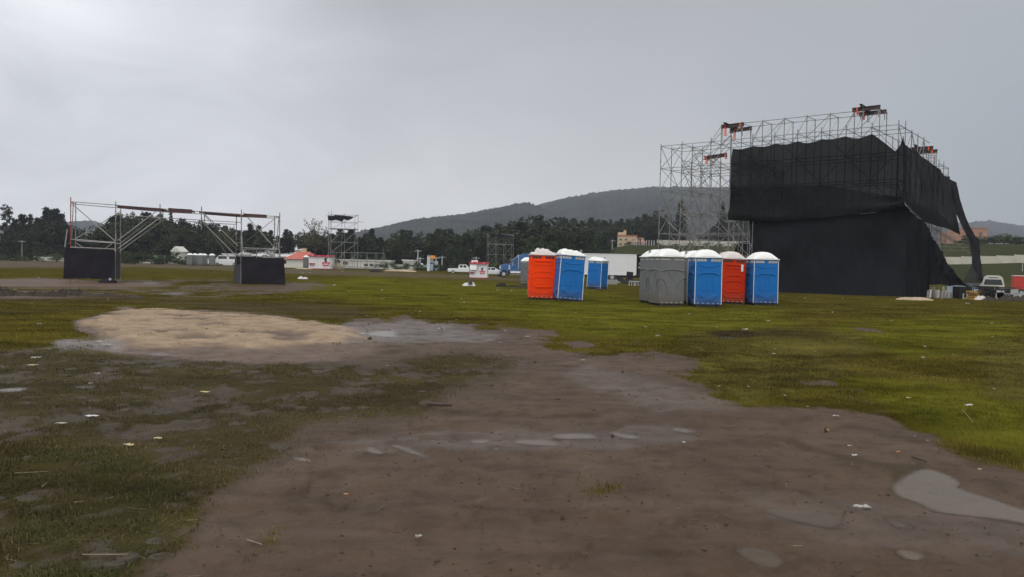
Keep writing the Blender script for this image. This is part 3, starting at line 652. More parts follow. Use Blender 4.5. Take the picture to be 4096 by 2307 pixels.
def crown_mesh(kind, seed, fm, detail=1.0):
    g = np.random.default_rng(seed); C_ = []; limbs = MB()
    limbs.bar((0, 0, -.02), (.01 * g.normal(), .01 * g.normal(), .55), .018, 6, .010); limbs.bar((0, 0, .55), (0, 0, .97 if kind in ('pine', 'cone', 'clumpy') else .75), .010, 5, .003)
    if kind == 'pine':
        for i in range(int(95 * detail)):
            t_ = g.random() ** .8; z = .12 + .86 * t_; rad_ = .30 * (1 - t_) ** .75 * g.uniform(.35, 1.15) + .015; th = g.uniform(0, 2 * np.pi)
            for q in (1, .7, .4):
                C_.append((rad_ * q * np.cos(th), rad_ * q * np.sin(th), z + .05 * q * rad_))
            if i % 6 == 0: limbs.bar((0, 0, z - .03), (rad_ * np.cos(th), rad_ * np.sin(th), z), .004, 4, .002)
        v, f = leaf_quads(C_, (.026, .026, .016), 9, .017, g)
    elif kind == 'clumpy':      # open pine with clumps set apart
        for i in range(15):
            z = .30 + .68 * i / 14; rad_ = .17 * (1.15 - i / 14) ** .6; th = i * 2.4 + g.uniform(-.3, .3); c0 = np.array([rad_ * np.cos(th), rad_ * np.sin(th), z])
            limbs.bar((0, 0, z - .05), c0, .006, 4, .003)
            for _ in range(13): C_.append(c0 + g.normal(0, 1, 3) * np.array([.055, .055, .030]))
        v, f = leaf_quads(C_, (.018, .018, .012), 12, .014, g)
    elif kind == 'cone':
        for i in range(int(160 * detail)):
            t_ = g.random() ** .9; z = .05 + .94 * t_; rad_ = .17 * (np.sin(min(1, (1 - t_) * 1.35) * np.pi / 2)) * g.uniform(.6, 1.12) + .008; th = g.uniform(0, 2 * np.pi)
            C_.append((rad_ * np.cos(th), rad_ * np.sin(th), z))
            C_.append((rad_ * .5 * np.cos(th), rad_ * .5 * np.sin(th), z))
        v, f = leaf_quads(C_, (.016, .016, .028), 11, .013, g)
    elif kind == 'sparse':
        for i in range(26):
            th = g.uniform(0, 2 * np.pi); e_ = np.array([.36 * np.cos(th) * g.uniform(.3, 1), .36 * np.sin(th) * g.uniform(.3, 1), g.uniform(.45, 1.0)]); s_ = np.array([0, 0, g.uniform(.25, .6)])
            md = (s_ + e_) / 2 + np.array([0, 0, -.04]); limbs.bar(s_, md, .008, 4, .005); limbs.bar(md, e_, .005, 4, .002)
            for q in range(7): C_.append(e_ + (md - e_) * g.random() * .8 + g.normal(0, .035, 3))
        v, f = leaf_quads(C_, (.020, .020, .020), 7, .012, g)
    else:                       # broad
        L_ = [np.array([g.uniform(-.22, .22), g.uniform(-.22, .22), g.uniform(.32, .82)]) for _ in range(int(11 * detail))] + [np.array([0, 0, .88])]
        for c0 in L_:
            rr_ = g.uniform(.10, .17)
            limbs.bar((0, 0, .3), c0, .008, 4, .003)
            for _ in range(26):
                d = g.normal(0, 1, 3); d /= np.linalg.norm(d); C_.append(c0 + d * rr_ * g.uniform(.75, 1.1) * np.array([1, 1, .8]))
        v, f = leaf_quads(C_, (.022, .022, .018), 9, .016, g)
    lv = np.array(limbs.v); lfq = [q for q in limbs.f if len(q) == 4]
    return v, f, lv, lfq
def tree_meshes(kind, seed, fm, detail=1.0):
    v, f, lv, lf = crown_mesh(kind, seed, fm, detail)
    cm = npmesh('crown', v, f, fm, smooth=False)
    tm = bpy.data.meshes.new('trunk'); tm.from_pydata([tuple(p) for p in lv], [], lf); tm.materials.append(M_['bark'])
    # one joined mesh for far filler trees
    jv = np.concatenate([v, lv]); jf = np.concatenate([f, np.array(lf) + len(v)])
    jm = npmesh('tree', jv, jf, fm, smooth=False); jm.materials.append(M_['bark'])
    mi = np.zeros(len(jf), np.int32); mi[len(f):] = 1; jm.polygons.foreach_set('material_index', mi)
    return cm, tm, jm
TM = {}
for k_, fm_, nvar in (('pine', F_pine, 5), ('broad', F_broad, 4), ('cone', F_pine, 2), ('clumpy', F_pine, 2), ('sparse', F_dry, 1)):
    TM[k_] = [tree_meshes(k_, 100 + 7 * i + len(k_), fm_) for i in range(nvar)]
NAMEOF = dict(pine='pine_tree', broad='broadleaf_tree', cone='cypress_tree', clumpy='pine_tree', sparse='thin_tree')
def hero_tree(px, ytop, wpx, kind, D, label, var=0, group=None):
    base = P(px, 1000, D); z = gz(base); top = P(px, ytop, D); h = top.z - z
    wid = wpx / F_ * D / {'pine': .44, 'broad': .62, 'cone': .34, 'clumpy': .42, 'sparse': .66}[kind]
    o = thing(NAMEOF[kind], label, 'tree', (base.x, base.y, z - .1), random.uniform(0, 6.28), group); o.scale = (wid, wid, h)
    cm, tm, _ = TM[kind][var % len(TM[kind])]
    for nm, me in (('crown', cm), ('trunk', tm)):
        c = bpy.data.objects.new(nm, me); col.objects.link(c); c.parent = o
    return o
hero_tree(30, 828, 62, 'clumpy', 190, 'tall open pine with round clumps at the left edge of the photo', 0)
hero_tree(90, 858, 75, 'pine', 200, 'dark pine with a double top, second tree from the left edge', 0)
hero_tree(122, 857, 45, 'pine', 203, 'narrow dark pine leaning against the double topped pine near the left edge', 1)
hero_tree(186, 832, 70, 'pine', 195, 'tallest dense pine cluster left of the scaffold gantry, left top', 2)
hero_tree(222, 834, 85, 'pine', 198, 'bushy dark pine just left of the scaffold gantry, right top of the cluster', 3)
hero_tree(255, 885, 50, 'pine', 196, 'short dark pine beside the left post of the gantry', 4)
hero_tree(150, 872, 80, 'pine', 199, 'dark pine filling the gap left of the tallest pine cluster', 4)
hero_tree(204, 838, 60, 'pine', 201, 'dark pine in the middle of the tallest cluster left of the gantry', 1)
hero_tree(240, 868, 70, 'pine', 200, 'dark pine on the right shoulder of the tallest cluster left of the gantry', 0)
hero_tree(60, 880, 70, 'pine', 204, 'dark pine between the open pine and the double topped pine at the far left', 2)
hero_tree(448, 866, 70, 'pine', 200, 'dark pine behind the second post of the gantry', 1)
hero_tree(525, 846, 80, 'broad', 205, 'rounded tall tree behind the upper beam of the gantry, left of its middle', 0)
hero_tree(640, 855, 55, 'pine', 205, 'dark pine rising behind the third post of the gantry', 3)
hero_tree(683, 850, 36, 'pine', 205, 'slim pine rising above the beam in the middle of the gantry', 2)
hero_tree(668, 935, 120, 'broad', 175, 'broad low dark tree behind the middle of the gantry, in front of the pines', 1)
hero_tree(740, 905, 110, 'broad', 185, 'broad dark tree above the far grey portable toilets', 2)
hero_tree(860, 940, 100, 'broad', 180, 'olive round tree right of the far grey portable toilets', 3)
hero_tree(905, 900, 66, 'sparse', 185, 'thin olive crowned tree seen through the right braces of the gantry', 0)
hero_tree(1000, 895, 60, 'pine', 190, 'ragged leaning pine behind the right tower of the gantry', 4)
hero_tree(1262, 872, 110, 'sparse', 180, 'airy thin leaved tree left of the open scaffold tower above the kiosk', 0)
hero_tree(1250, 935, 130, 'broad', 186, 'dense dark tree under the airy tree behind the white kiosk', 0)
hero_tree(1598, 922, 100, 'broad', 185, 'large rounded dark tree right of the low scaffold platform', 1)
hero_tree(1780, 920, 130, 'broad', 215, 'broad dark tree above the small orange and blue sign', 2)
hero_tree(2718, 806, 58, 'cone', 262, 'tall dark cypress seen through the left tower of the stage scaffold', 0)
hero_tree(2886, 812, 46, 'cone', 262, 'dark cypress seen beside the left edge of the black curtain', 1)
hero_tree(2640, 845, 120, 'broad', 300, 'high rounded tree left of the stage scaffold behind the cream house', 3)
TL = [(-500, 900), (0, 955), (60, 905), (150, 890), (250, 880), (300, 925), (350, 950), (420, 905), (500, 872), (640, 880), (700, 895), (760, 900), (850, 910), (930, 925), (1000, 915), (1060, 940), (1180, 935), (1300, 938), (1400, 940), (1500, 938), (1560, 950), (1600, 935), (1700, 948), (1780, 932), (1860, 930), (2000, 908), (2100, 882), (2200, 890), (2400, 890), (2500, 885), (2600, 875), (2660, 890), (2760, 935), (3000, 960)]
ZONES = [(265, 'dark {} in the belt at the far left of the field', 'trees in the belt left of the gantry'), (1130, 'dark {} in the belt seen through the scaffold gantry', 'trees in the belt behind the gantry'),
         (1650, 'dark {} in the belt behind the kiosk and low scaffold', 'trees in the belt behind the kiosk'), (2150, 'dark {} in the wood behind the blue truck and second kiosk', 'trees in the wood behind the truck'),
         (9999, 'dark {} on the slope around the cream house', 'trees on the slope around the cream house')]
def filler(px, ytop, D, kind, wk):
    base = P(px, 1000, D); z = gz(base); top = P(px, ytop, D); h = max(3.0, top.z - z)
    _, _, jm = random.choice(TM[kind])
    o = bpy.data.objects.new(NAMEOF[kind], jm); col.objects.link(o)
    wd_ = h * wk; dn = .22 * h if kind == 'broad' else .08 * h; o.location = (base.x, base.y, z - dn); o.scale = (wd_, wd_, (h + dn) * 1.07); o.rotation_euler = (random.uniform(-.04, .04), random.uniform(-.04, .04), random.uniform(0, 6.28))
    for lim, lb, gp in ZONES:
        if px < lim:
            tag(o, lb.format({'pine': 'pine', 'broad': 'leafy tree', 'cone': 'cypress', 'clumpy': 'open pine'}[kind]), 'tree', gp); break
x = -420
while x < 2700:
    yt = np.interp(x, [p[0] for p in TL], [p[1] for p in TL])
    wood = x > 1640
    filler(x, yt + random.uniform(-12, 20), (random.uniform(205, 225) if x < 2200 else random.uniform(270, 300)), random.choice(['pine', 'pine', 'broad', 'pine']), random.uniform(.9, 1.4))
    filler(x + 14, yt + random.uniform(8, 40), random.uniform(188, 200) if x < 2200 else random.uniform(262, 275), random.choice(['broad', 'broad', 'pine']), random.uniform(1.5, 2.1))
    if 2150 < x < 2420: filler(x + 10, 925 + random.uniform(0, 30), random.uniform(170, 200), random.choice(['broad', 'pine']), random.uniform(.9, 1.3))
    if wood and x < 2380: filler(x + 6, yt + random.uniform(60, 90), random.uniform(165, 180) if x < 2200 else random.uniform(225, 250), random.choice(['broad', 'pine']), random.uniform(1.2, 1.6))
    if x > 2380: filler(x + 3, yt + random.uniform(-4, 18), random.uniform(300, 330), random.choice(['broad', 'pine']), random.uniform(1.1, 1.6))
    x += random.uniform(21, 33)
# bushes
bushm = [tree_meshes('broad', 300 + i, F_bush, .8) for i in range(3)]
def bush(px, ytop, wpx, D, label, group=None):
    base = P(px, 1000, D); z = gz(base); h = P(px, ytop, D).z - z; wd_ = wpx / F_ * D / .62
    o = bpy.data.objects.new('bush', random.choice(bushm)[2]); col.objects.link(o); o.location = (base.x, base.y, z - .35 * h); o.scale = (wd_, wd_, h * 1.35); o.rotation_euler = (0, 0, random.uniform(0, 6.28)); tag(o, label, 'bush', group)
x = -300
while x < 1560:
    bush(x, 1014 + (x / 4096) * 48 - random.uniform(-6, 14), random.uniform(60, 110), random.uniform(165, 178), 'low dark bush along the foot of the tree belt behind the gantry', 'bushes at the foot of the tree belt'); x += random.uniform(55, 85)
for q in ((508, 1005, 80, 150, 'dark green round bush right of the left curtained tower'), (640, 1020, 60, 152, 'olive bush left of the far white house'), (762, 1010, 70, 158, 'leafy bush between the white house and far grey toilets')): bush(*q)
x = 1540
while x < 1990:
    bush(x, 1052 + random.uniform(-6, 12), random.uniform(50, 90), random.uniform(146, 158), 'green roadside bush in front of the wood near the small sign', 'roadside bushes near the sign'); x += random.uniform(34, 55)
x = 2440
while x < 3060:
    bush(x, 968 + (x - 2440) * .01 + random.uniform(-4, 6), random.uniform(24, 50), random.uniform(243, 247), 'small bush on top of the grass slope by the wall', 'bushes on top of the grass slope'); x += random.uniform(45, 80)
x = 3860
while x < 4300:
    bush(x, 938 + random.uniform(-6, 12), random.uniform(60, 100), random.uniform(205, 214), 'dark round bush on the hill right of the brick building', 'bushes beside the brick building'); x += random.uniform(28, 44)
bush(3862, 944, 34, 212, 'round tree like bush at the corner of the brick building')
for px_, w_ in ((3822, 30), (3866, 24), (3960, 26), (4040, 40)): bush(px_, 1085, w_, 166, 'small shrub at the foot of the long pale wall on the right', 'shrubs at the foot of the right wall')

# ================================================================== scaffolds
class Frame:
    def __init__(s, root): s.root = root; s.p = {'post': [], 'ledger': [], 'brace': []}
    def post(s, a, b, m='steel', r=.030): s.p['post'].append((Vector(a), Vector(b), m, r))
    def led(s, a, b, m='steel', r=.027): s.p['ledger'].append((Vector(a), Vector(b), m, r))
    def brc(s, a, b, m='steel', r=.025): s.p['brace'].append((Vector(a), Vector(b), m, r))
    def done(s):
        inv = s.root.matrix_basis.inverted() if False else Matrix.Translation(-Vector(s.root.location))
        for k, L in s.p.items():
            L.sort(key=lambda q: -(q[0] - q[1]).length / ((q[0] + q[1]) / 2).length)
            rest = {}
            for i, (a, b, m, r) in enumerate(L):
                a = inv @ a; b = inv @ b
                if i < 99: mb = MB(); extra(mb, a, b, r, k); mb.build(k, m, s.root)
                else: extra(rest.setdefault('x', MB()), a, b, r, k)
            if rest: tag(rest['x'].build(k, 'steel', s.root), kind='stuff')
def extra(mb, a, b, r, k):
    mb.bar(a, b, r, 6)
    if k == 'post':       # couplers along the post
        L = (b - a).length; n = int(L / 1.0)
        for i in range(n): 
            c = a + (b - a) * ((i + .5) / n); mb.bar(c - Vector((0, 0, .03)), c + Vector((0, 0, .03)), r * 1.7, 6)
V3 = Vector
# ---- the big stage
Cc = V3((29.25, 56.81, -.15)); Bb = V3((21.51, 63.25, -.15))
u = (Bb - Cc); u.z = 0; u.normalize(); v = V3((-u.y, u.x, 0)); v = v if v.y > 0 else -v
SU, SV, U0 = 1.86, 2.0, 1.18
ZB = -.3
def nd(i, j, z): q = Cc + u * (U0 + SU * i if i <= 8 else 18.8 + 2.1 * (i - 9)) + v * (SV * j); return V3((q.x, q.y, z))
LV = [.6, 2.6, 4.6, 6.55, 8.5, 10.5, 12.5]
st = thing('stage_scaffold', 'huge steel stage scaffold, bare at its left and hung with black curtains', 'scaffold', nd(4, 3, ZB))
fr = Frame(st)
def run(nodes, zs, post_top, braces=True, axis='v', bskip=0):
    pass
# posts
tops = {}
for i in range(0, 9):
    for j in range(0, 3):
        tops[(i, j)] = 12.85 if j == 0 else (14.3 if 1 <= i <= 8 else 12.7)
for i in (9, 10):
    for j in range(0, 5): tops[(i, j)] = 12.75 if j < 3 else 11.9
for i in (7, 8):
    for j in range(3, 7): tops[(i, j)] = 12.6 - .4 * (j - 3)
for j in range(3, 10):
    for i in (0, 1): tops[(i, j)] = 12.7 if j < 5 else (11.6 if j < 9 else 11.3)
for (i, j), z in tops.items():
    if (i, j) in ((0, 1),): z = 13.1
    mcol = 'steel'
    fr.post(nd(i, j, gz(nd(i, j, 0))), nd(i, j, z), mcol, .036)
# ledgers & braces
def led_between(a, b, zs, brace=0):
    for z in zs:
        fr.led(nd(*a, z), nd(*b, z))
    if brace:
        for k, (z0, z1) in enumerate(zip(zs[:-1], zs[1:])):
            p, q = (a, b) if (k + brace) % 2 else (b, a)
            fr.brc(nd(*p, z0), nd(*q, z1))
for i in range(0, 8):
    led_between((i, 0), (i + 1, 0), LV, 1 if i % 2 else 2)
    for j in (1, 2):
        led_between((i, j), (i + 1, j), LV[2:] + ([14.2] if i >= 1 else []), 0)
    if i >= 1:
        fr.brc(nd(i, 1, 14.2), nd(i + 1, 1, 12.5) if i % 2 else nd(i + 1, 2, 12.5))
for i in range(0, 9):
    led_between((i, 0), (i, 1), LV[3:]); led_between((i, 1), (i, 2), LV[3:] + ([14.2] if i else []))
    if i: fr.brc(nd(i, 1, 14.2), nd(i, 0, 12.5)); fr.brc(nd(i, 1, 12.5), nd(i, 2, 14.2), r=.012)
# left tower
for j in range(0, 5):
    led_between((9, j), (10, j), LV, 1 + j % 2)
    led_between((8, j), (9, j), LV[:-1] if j > 2 else LV, 1 + j % 2)
    if j < 4:
        for i in (9, 10): led_between((i, j), (i, j + 1), LV if j < 2 else LV[:-1] + [11.7], 1 + (i + j) % 2)
for j in range(2, 6):
    for i in (7, 8): led_between((i, j), (i, j + 1), LV[:-1] + [11.6, 11.0, 9.5], 1 + (j % 2))
    led_between((7, j + 1), (8, j + 1), LV[:-1] + [11.2, 9.5], 1)
    if j < 4: fr.led(nd(8, j, 7.5), nd(9, j, 7.5)); fr.brc(nd(8, j, 10.5), nd(9, j, 12.0 if j > 2 else 12.5))
fr.brc(nd(9, 1, 11.0), nd(8, 1, 13.6)); fr.brc(nd(9, 2, 11.0), nd(8, 2, 13.6)); fr.brc(nd(9, 1, 10.5), nd(8, 1, 12.5))
# right side
for j in range(0, 9):
    led_between((0, j), (0, j + 1), LV[:-1] + ([12.5] if j < 5 else []), 1 + j % 2)
    led_between((1, j), (1, j + 1), LV[:5] + ([12.5] if j < 5 else []), 0)
    led_between((0, j + 1), (1, j + 1), LV[:4], 1)
for j in (7, 8): 
    fr.led(nd(0, j, 11.2), nd(0, j + 1, 11.2)); fr.led(nd(0, j + 1, 11.2), nd(1, j + 1, 11.2))
# sloping lower bay in front of the curtain's left end
A0, A1, A2_, A3 = [onplane(p_, 1160, Cc, Bb, .5) for p_ in (2890, 2928, 2965, 3003)]
fa = [V3((q.x, q.y, 0)) for q in (A0, A1, A2_, A3)]
for q in fa[1:]: fr.post(V3((q.x, q.y, gz(q))), V3((q.x, q.y, 5.75)))
for z in (5.6, 3.7, 1.7):
    for a_, b_ in zip(fa[:-1], fa[1:]): fr.led(V3((a_.x, a_.y, z)), V3((b_.x, b_.y, z)))
fr.brc(V3((fa[1].x, fa[1].y, 5.6)), V3((fa[2].x, fa[2].y, 4.6))); fr.brc(V3((fa[2].x, fa[2].y, 4.6)), V3((fa[3].x, fa[3].y, 3.4)))
for k in range(3): fr.brc(V3((fa[k].x, fa[k].y, 1.0)), V3((fa[k + 1].x, fa[k + 1].y, 3.7)))
# long inclined tubes below the hoisted curtain on the right
pc = Cc + u * .3
fr.led(onplane(3620, 822, pc, pc + v, -.3), onplane(3705, 893, pc, pc + v, -.3), 'steel_pale', .035)
for q in range(14):
    x0, y0 = 3715 + 8 * q, 900 + 4.2 * q
    a_ = onplane(x0, y0, pc, pc + v, -.5); b_ = onplane(x0 + 6, y0 + 22, pc, pc + v, -.5); fr.led(a_, b_, 'steel_pale', .02)
for q in range(7):
    y0 = 912 + 15 * q; fr.led(onplane(3728 + 3.2 * q, y0, nd(1, 4, 0), nd(1, 5, 0)), onplane(3872, y0 + 16 - 6 * q * .4, nd(1, 4, 0), nd(1, 5, 0)), 'steel', .022)
fr.led(onplane(3725, 905, nd(0, 3, 0), nd(0, 4, 0)), onplane(3880, 1015, nd(0, 3, 0), nd(0, 4, 0)), 'steel_pale', .03)
fr.led(onplane(3745, 955, nd(0, 3, 0), nd(0, 4, 0)), onplane(3810, 1000, nd(0, 3, 0), nd(0, 4, 0)), 'steel_pale', .03)
fr.done()

# ---- curtains (cloth traced onto the real planes of the scaffold)
def resample(pts, n):
    p = np.array(pts, float); d = np.r_[0, np.cumsum(np.hypot(*np.diff(p, axis=0).T))]; t_ = np.linspace(0, d[-1], n)
    return np.stack([np.interp(t_, d, p[:, 0]), np.interp(t_, d, p[:, 1])], 1)
def cloth(name, topp, botp, A_, B_, off, m, n=120, k=50, wr=.10, seed=0, label=None, sag=None, fold=(1.2, .5)):
    tt, bb = resample(topp, n), resample(botp, n)
    nrm = V3((-(B_.y - A_.y), B_.x - A_.x, 0)).normalized(); nrm = nrm if nrm.y < 0 else -nrm
    rows = []
    for r_ in range(k):
        f_ = r_ / (k - 1); row = []
        for c_ in range(n):
            x = tt[c_, 0] * (1 - f_) + bb[c_, 0] * f_; y = tt[c_, 1] * (1 - f_) + bb[c_, 1] * f_
            q = onplane(x, y, A_, B_, off)
            s_ = c_ / (n - 1)
            dlt = wr * (2 * float(fbm(np.array(s_ * 14 * fold[0] + 3), np.array(f_ * 5 * fold[1]), 4, seed)) - 1) * (.3 + .7 * math.sin(math.pi * min(1, f_ * 1.2 + .05)))
            if sag: dlt += sag(s_, f_)
            q = q + nrm * dlt
            if q.z < gz(q) - .02: q = V3((q.x, q.y, gz(q) - .02))
            row.append(tuple(q))
        rows.append(row)
    mb = MB(); mb.grid(rows); o = mb.build(name, m, smooth=True); recenter(o)
    return tag(o, label, 'curtain')
Z7 = lambda L: [(2900 + x * .4134, 400 + y * .4134) for x, y in L]
Z8 = lambda L: [(3500 + x * .517, 500 + y * .517) for x, y in L]
cA, cB = Cc + u * .0, Cc + u * 10
scal = [(75, 475), (120, 480), (160, 482), (210, 468), (275, 450), (330, 455), (385, 456), (440, 440), (490, 425), (545, 432), (600, 433), (655, 418), (705, 402), (760, 418), (820, 418), (880, 402), (935, 380), (990, 388), (1045, 386), (1110, 368), (1170, 355), (1230, 374), (1300, 375), (1360, 358), (1420, 330), (1470, 362), (1530, 408), (1600, 462), (1650, 500), (1695, 440), (1728, 345)]
bota = [(38, 1165), (250, 1176), (500, 1180), (800, 1160), (1000, 1140), (1200, 1120), (1400, 1098), (1600, 1078), (1765, 1058)]
def sag1(s_, f_):   # belly of the hoisted cloth gathers above its lower hem
    return .55 * math.exp(-((f_ - .93) / .07) ** 2) * (.6 + .4 * math.sin(s_ * 9)) + .30 * math.sin(f_ * 30 + s_ * 5) * ss(.6, 1, s_) * ss(.5, .9, f_)
cloth('back_curtain', Z7(scal), Z7(bota), cA, cB, .60, 'net_up', 170, 60, .42, 3, 'black mesh curtain with a scalloped top edge over the upper back of the stage', sag1)
cloth('lower_curtain', [(2996, 884), (3100, 886), (3300, 870), (3500, 852), (3630, 830)], [(3005, 1162), (3100, 1168), (3300, 1176), (3480, 1183), (3622, 1192)], cA, cB, .40, 'net_low', 120, 50, .34, 5, 'long dark grey curtain hanging to the ground below the upper mesh curtain')
# the flared end of the lower curtain
fA = Cc + u * .0; fB = fA + V3((1, .10, 0))
cloth('flared_curtain', Z8([(228, 628), (300, 690), (380, 750), (415, 810), (450, 880), (500, 960), (550, 1050), (600, 1125), (640, 1180), (690, 1225), (722, 1252)]),
      Z8([(228, 1334), (300, 1332), (360, 1330), (395, 1325), (420, 1240), (470, 1238), (520, 1236), (580, 1250), (620, 1243), (680, 1246), (722, 1256)]), fA, fB, .1, 'net_low', 110, 46, .6, 9,
      'black curtain flaring out to the right over the steel posts at the stage corner', None, (2.6, .35))
sA = Cc + u * .15; sB = sA + v
cloth('side_curtain', Z8([(218, 90), (232, 150), (262, 178), (300, 200), (370, 250), (430, 290), (470, 325), (510, 355), (540, 395), (558, 405), (572, 395)]),
      Z8([(232, 606), (300, 670), (380, 752), (440, 772), (500, 790), (560, 803), (600, 822), (640, 842), (655, 852), (660, 855), (662, 850)]), sA, sB, .3, 'net_up', 90, 50, .25, 12,
      'black mesh curtain over the right hand side of the stage, under the far steel beams')
tA = Cc + v * 14; tB = tA + V3((1, .5, 0))
cloth('hanging_strip', Z8([(578, 418), (600, 560), (625, 680), (665, 775), (705, 850), (735, 900), (742, 990), (752, 1075), (765, 1140), (790, 1205)]),
      Z8([(632, 447), (655, 560), (690, 680), (735, 790), (775, 860), (805, 885), (815, 990), (822, 1080), (830, 1150), (838, 1218)]), tA, tB, .1, 'cloth', 60, 10, .15, 15, 'long narrow black cloth strip hanging loose at the far right of the stage')
cloth('curtain_flap', Z8([(752, 1072), (735, 1110), (712, 1150), (690, 1195), (672, 1215)]), Z8([(770, 1120), (800, 1170), (830, 1215), (800, 1255), (715, 1265)]), tA, tB, .3, 'net_grey', 30, 20, .2, 17, 'dark triangular cloth flap on the ground under the hanging strip')
gA = nd(8, 3, 0); gB = nd(7, 3, 0)
cloth('tilted_net', [(2862, 898), (2905, 893), (2955, 886), (3000, 884)], [(2792, 956), (2860, 962), (2930, 966), (3012, 968)], gA, gB, 0, 'net_grey', 50, 24, .35, 19, 'grey see through net stretched between the scaffold posts left of the curtains')
cloth('black_cloth', [(2952, 972), (2975, 970), (3000, 970), (3015, 968)], [(2936, 1012), (2960, 1020), (2990, 1022), (3015, 1020)], gA, gB, .3, 'cloth', 20, 12, .1, 21, 'small black cloth hanging low between scaffold and lower curtain')

# ---- steel beams with straps on top
def ibeam(a, b, h, label, straps=(), m='beam', grp=None):
    a = V3(a); b = V3(b); d = (b - a); L = d.length; c = (a + b) / 2
    o = thing('steel_beam', label, 'beam', c, 0, grp); q = d.to_track_quat('X', 'Z'); o.rotation_mode = 'QUATERNION'; o.rotation_quaternion = q
    mb = MB(); w_ = h * .8
    mb.box((0, 0, h / 2 - .01), (L, w_, .025)); mb.box((0, 0, -h / 2 + .01), (L, w_, .025)); mb.box((0, 0, 0), (L - .004, .03, h - .05)); mb.build('beam', m, o)
    for f_, l_ in straps:
        s_ = MB(); x_ = (f_ - .5) * L
        s_.box((x_, -w_ / 2 - .01, h / 2 - l_ / 2), (.085, .012, l_)); s_.box((x_, w_ / 2 + .01, h / 2 - l_ / 2), (.085, .012, l_)); s_.box((x_, 0, h / 2 + .012), (.085, w_ + .03, .012))
        s_.box((x_, 0, h / 2 - l_), (.10, w_, .02)); s_.build('strap', 'strap', o)
    return o
def bm2(p, q, A_, B_, off, h, label, straps=(), grp=None):
    return ibeam(onplane(*p, A_, B_, off), onplane(*q, A_, B_, off), h, label, straps, grp=grp)
r1, r1b = nd(0, 1, 0), nd(5, 1, 0); r2, r2b = nd(0, 2, 0), nd(5, 2, 0)
bm2((2886, 509), (2976, 498), r1, r1b, 0, .30, 'rear dark steel beam with long orange straps on the left end of the stage roof', ((.18, .95), (.85, .55)))
bm2((2919, 526), (3008, 514), r2, r2b, 0, .30, 'lower dark steel beam with pinkish orange straps at the left end of the stage roof', ((.22, .95),))
ibeam(onplane(2895, 497, r1, r1b, .3), onplane(2952, 520, r2, r2b, -.2), .28, 'short dark beam lying crosswise over the two left roof beams')
bm2((3409, 442), (3522, 429), r1, r1b, 0, .30, 'upper maroon steel beam on the highest corner of the stage roof', ((.19, .55),))
bm2((3436, 459), (3546, 447), r2, r2b, 0, .30, 'lower maroon steel beam on the highest corner of the stage roof', ((.18, .6),))
ibeam(onplane(3441, 424, r1, r1b, .3), onplane(3480, 449, r2, r2b, -.2), .28, 'short dark beam lying crosswise over the two highest roof beams')
bm2((2818, 634), (2908, 620), nd(8, 1, 0), nd(9, 1, 0), .2, .30, 'dark beam with orange straps hung inside the scaffold left of the curtain', ((.1, .7), (.95, .5)))
q5, q5b = nd(0, 5, 0), nd(5, 5, 0)
bm2((3640, 599), (3733, 593), q5, q5b, 0, .30, 'upper purple brown beam above the right side curtain', ((.82, .35),))
bm2((3658, 611), (3750, 606), nd(0, 6, 0), nd(5, 6, 0), 0, .30, 'lower purple brown beam above the right side curtain', ((.8, .35),))
ibeam(onplane(3658, 586, q5, q5b, .2), onplane(3680, 602, nd(0, 6, 0), nd(5, 6, 0), -.2), .28, 'short crosswise beam above the right side curtain')
# supports between beams and roof frame
fr2 = thing('beam_jacks', 'thin jack posts carrying the steel beams on the stage roof', 'scaffold jacks', nd(3, 1, 12.5)); f2 = Frame(fr2)
for (x_, y0, y1, A_, B_) in ((2891, 514, 560, r1, r1b), (2970, 502, 545, r1, r1b), (2923, 531, 575, r2, r2b), (3002, 519, 560, r2, r2b), (3415, 447, 470, r1, r1b), (3514, 434, 470, r1, r1b), (3442, 462, 480, r2, r2b), (3538, 451, 480, r2, r2b),
                            (3452, 420, 478, r1, r1b), (3470, 462, 492, r2, r2b), (3476, 460, 492, r2, r2b), (3646, 602, 625, q5, q5b), (3724, 597, 665, q5, q5b), (3740, 609, 672, q5, q5b), (3746, 609, 680, q5, q5b)):
    f2.post(onplane(x_, y1, A_, B_), onplane(x_, y0, A_, B_), 'steel')
for y_ in (622, 632, 645, 655): f2.led(onplane(3665, y_ - 4, q5, q5b), onplane(3742, y_ + 2, q5, q5b))
f2.done()

# ---- gantry on the left
gx = [283, 463, 640, 806, 966, 1119]; gD = [46, 46.6, 47.2, 47.8, 48.4, 49]
gt = [808, 822, 836, 848, 860, 868]; gb2 = [818, 834, 849, 858, 868, 874]
ga = thing('scaffold_gantry', 'wide low scaffold gantry on two curtained towers spanning the left of the field', 'scaffold', G(700, 1138)); gf = Frame(ga)
def gp(i, y, back=0, dx=0):
    # the back row stands 2.6 m behind the front row
    return P(gx[i] + (20 if i < 2 else 12 if i < 4 else -20) * back + dx, y, gD[i] + 2.6 * back)
def down(p): return V3((p.x, p.y, gz(p)))
for i, (y, ext) in enumerate(zip(gt, (18, 14, 18, 20, 20, 16))):
    if i in (0, 1, 4, 5):
        tp = gp(i, y - ext); gf.post(down(tp) if i != 0 else down(tp), tp, 'steel_red' if i == 0 else 'steel', .03)
        tb = gp(i, gb2[i] - 10, 1); gf.post(down(tb), tb, 'steel', .03)
    else:
        gf.post(gp(i, y + (62 if i == 2 else 72)), gp(i, y - ext), 'steel', .03); gf.post(gp(i, gb2[i] + 55, 1), gp(i, gb2[i] - 8, 1), 'steel', .028)
for i in range(5):
    gf.led(gp(i, gt[i]), gp(i + 1, gt[i + 1]), 'steel', .026); gf.led(gp(i, gb2[i], 1), gp(i + 1, gb2[i + 1], 1), 'steel', .026)
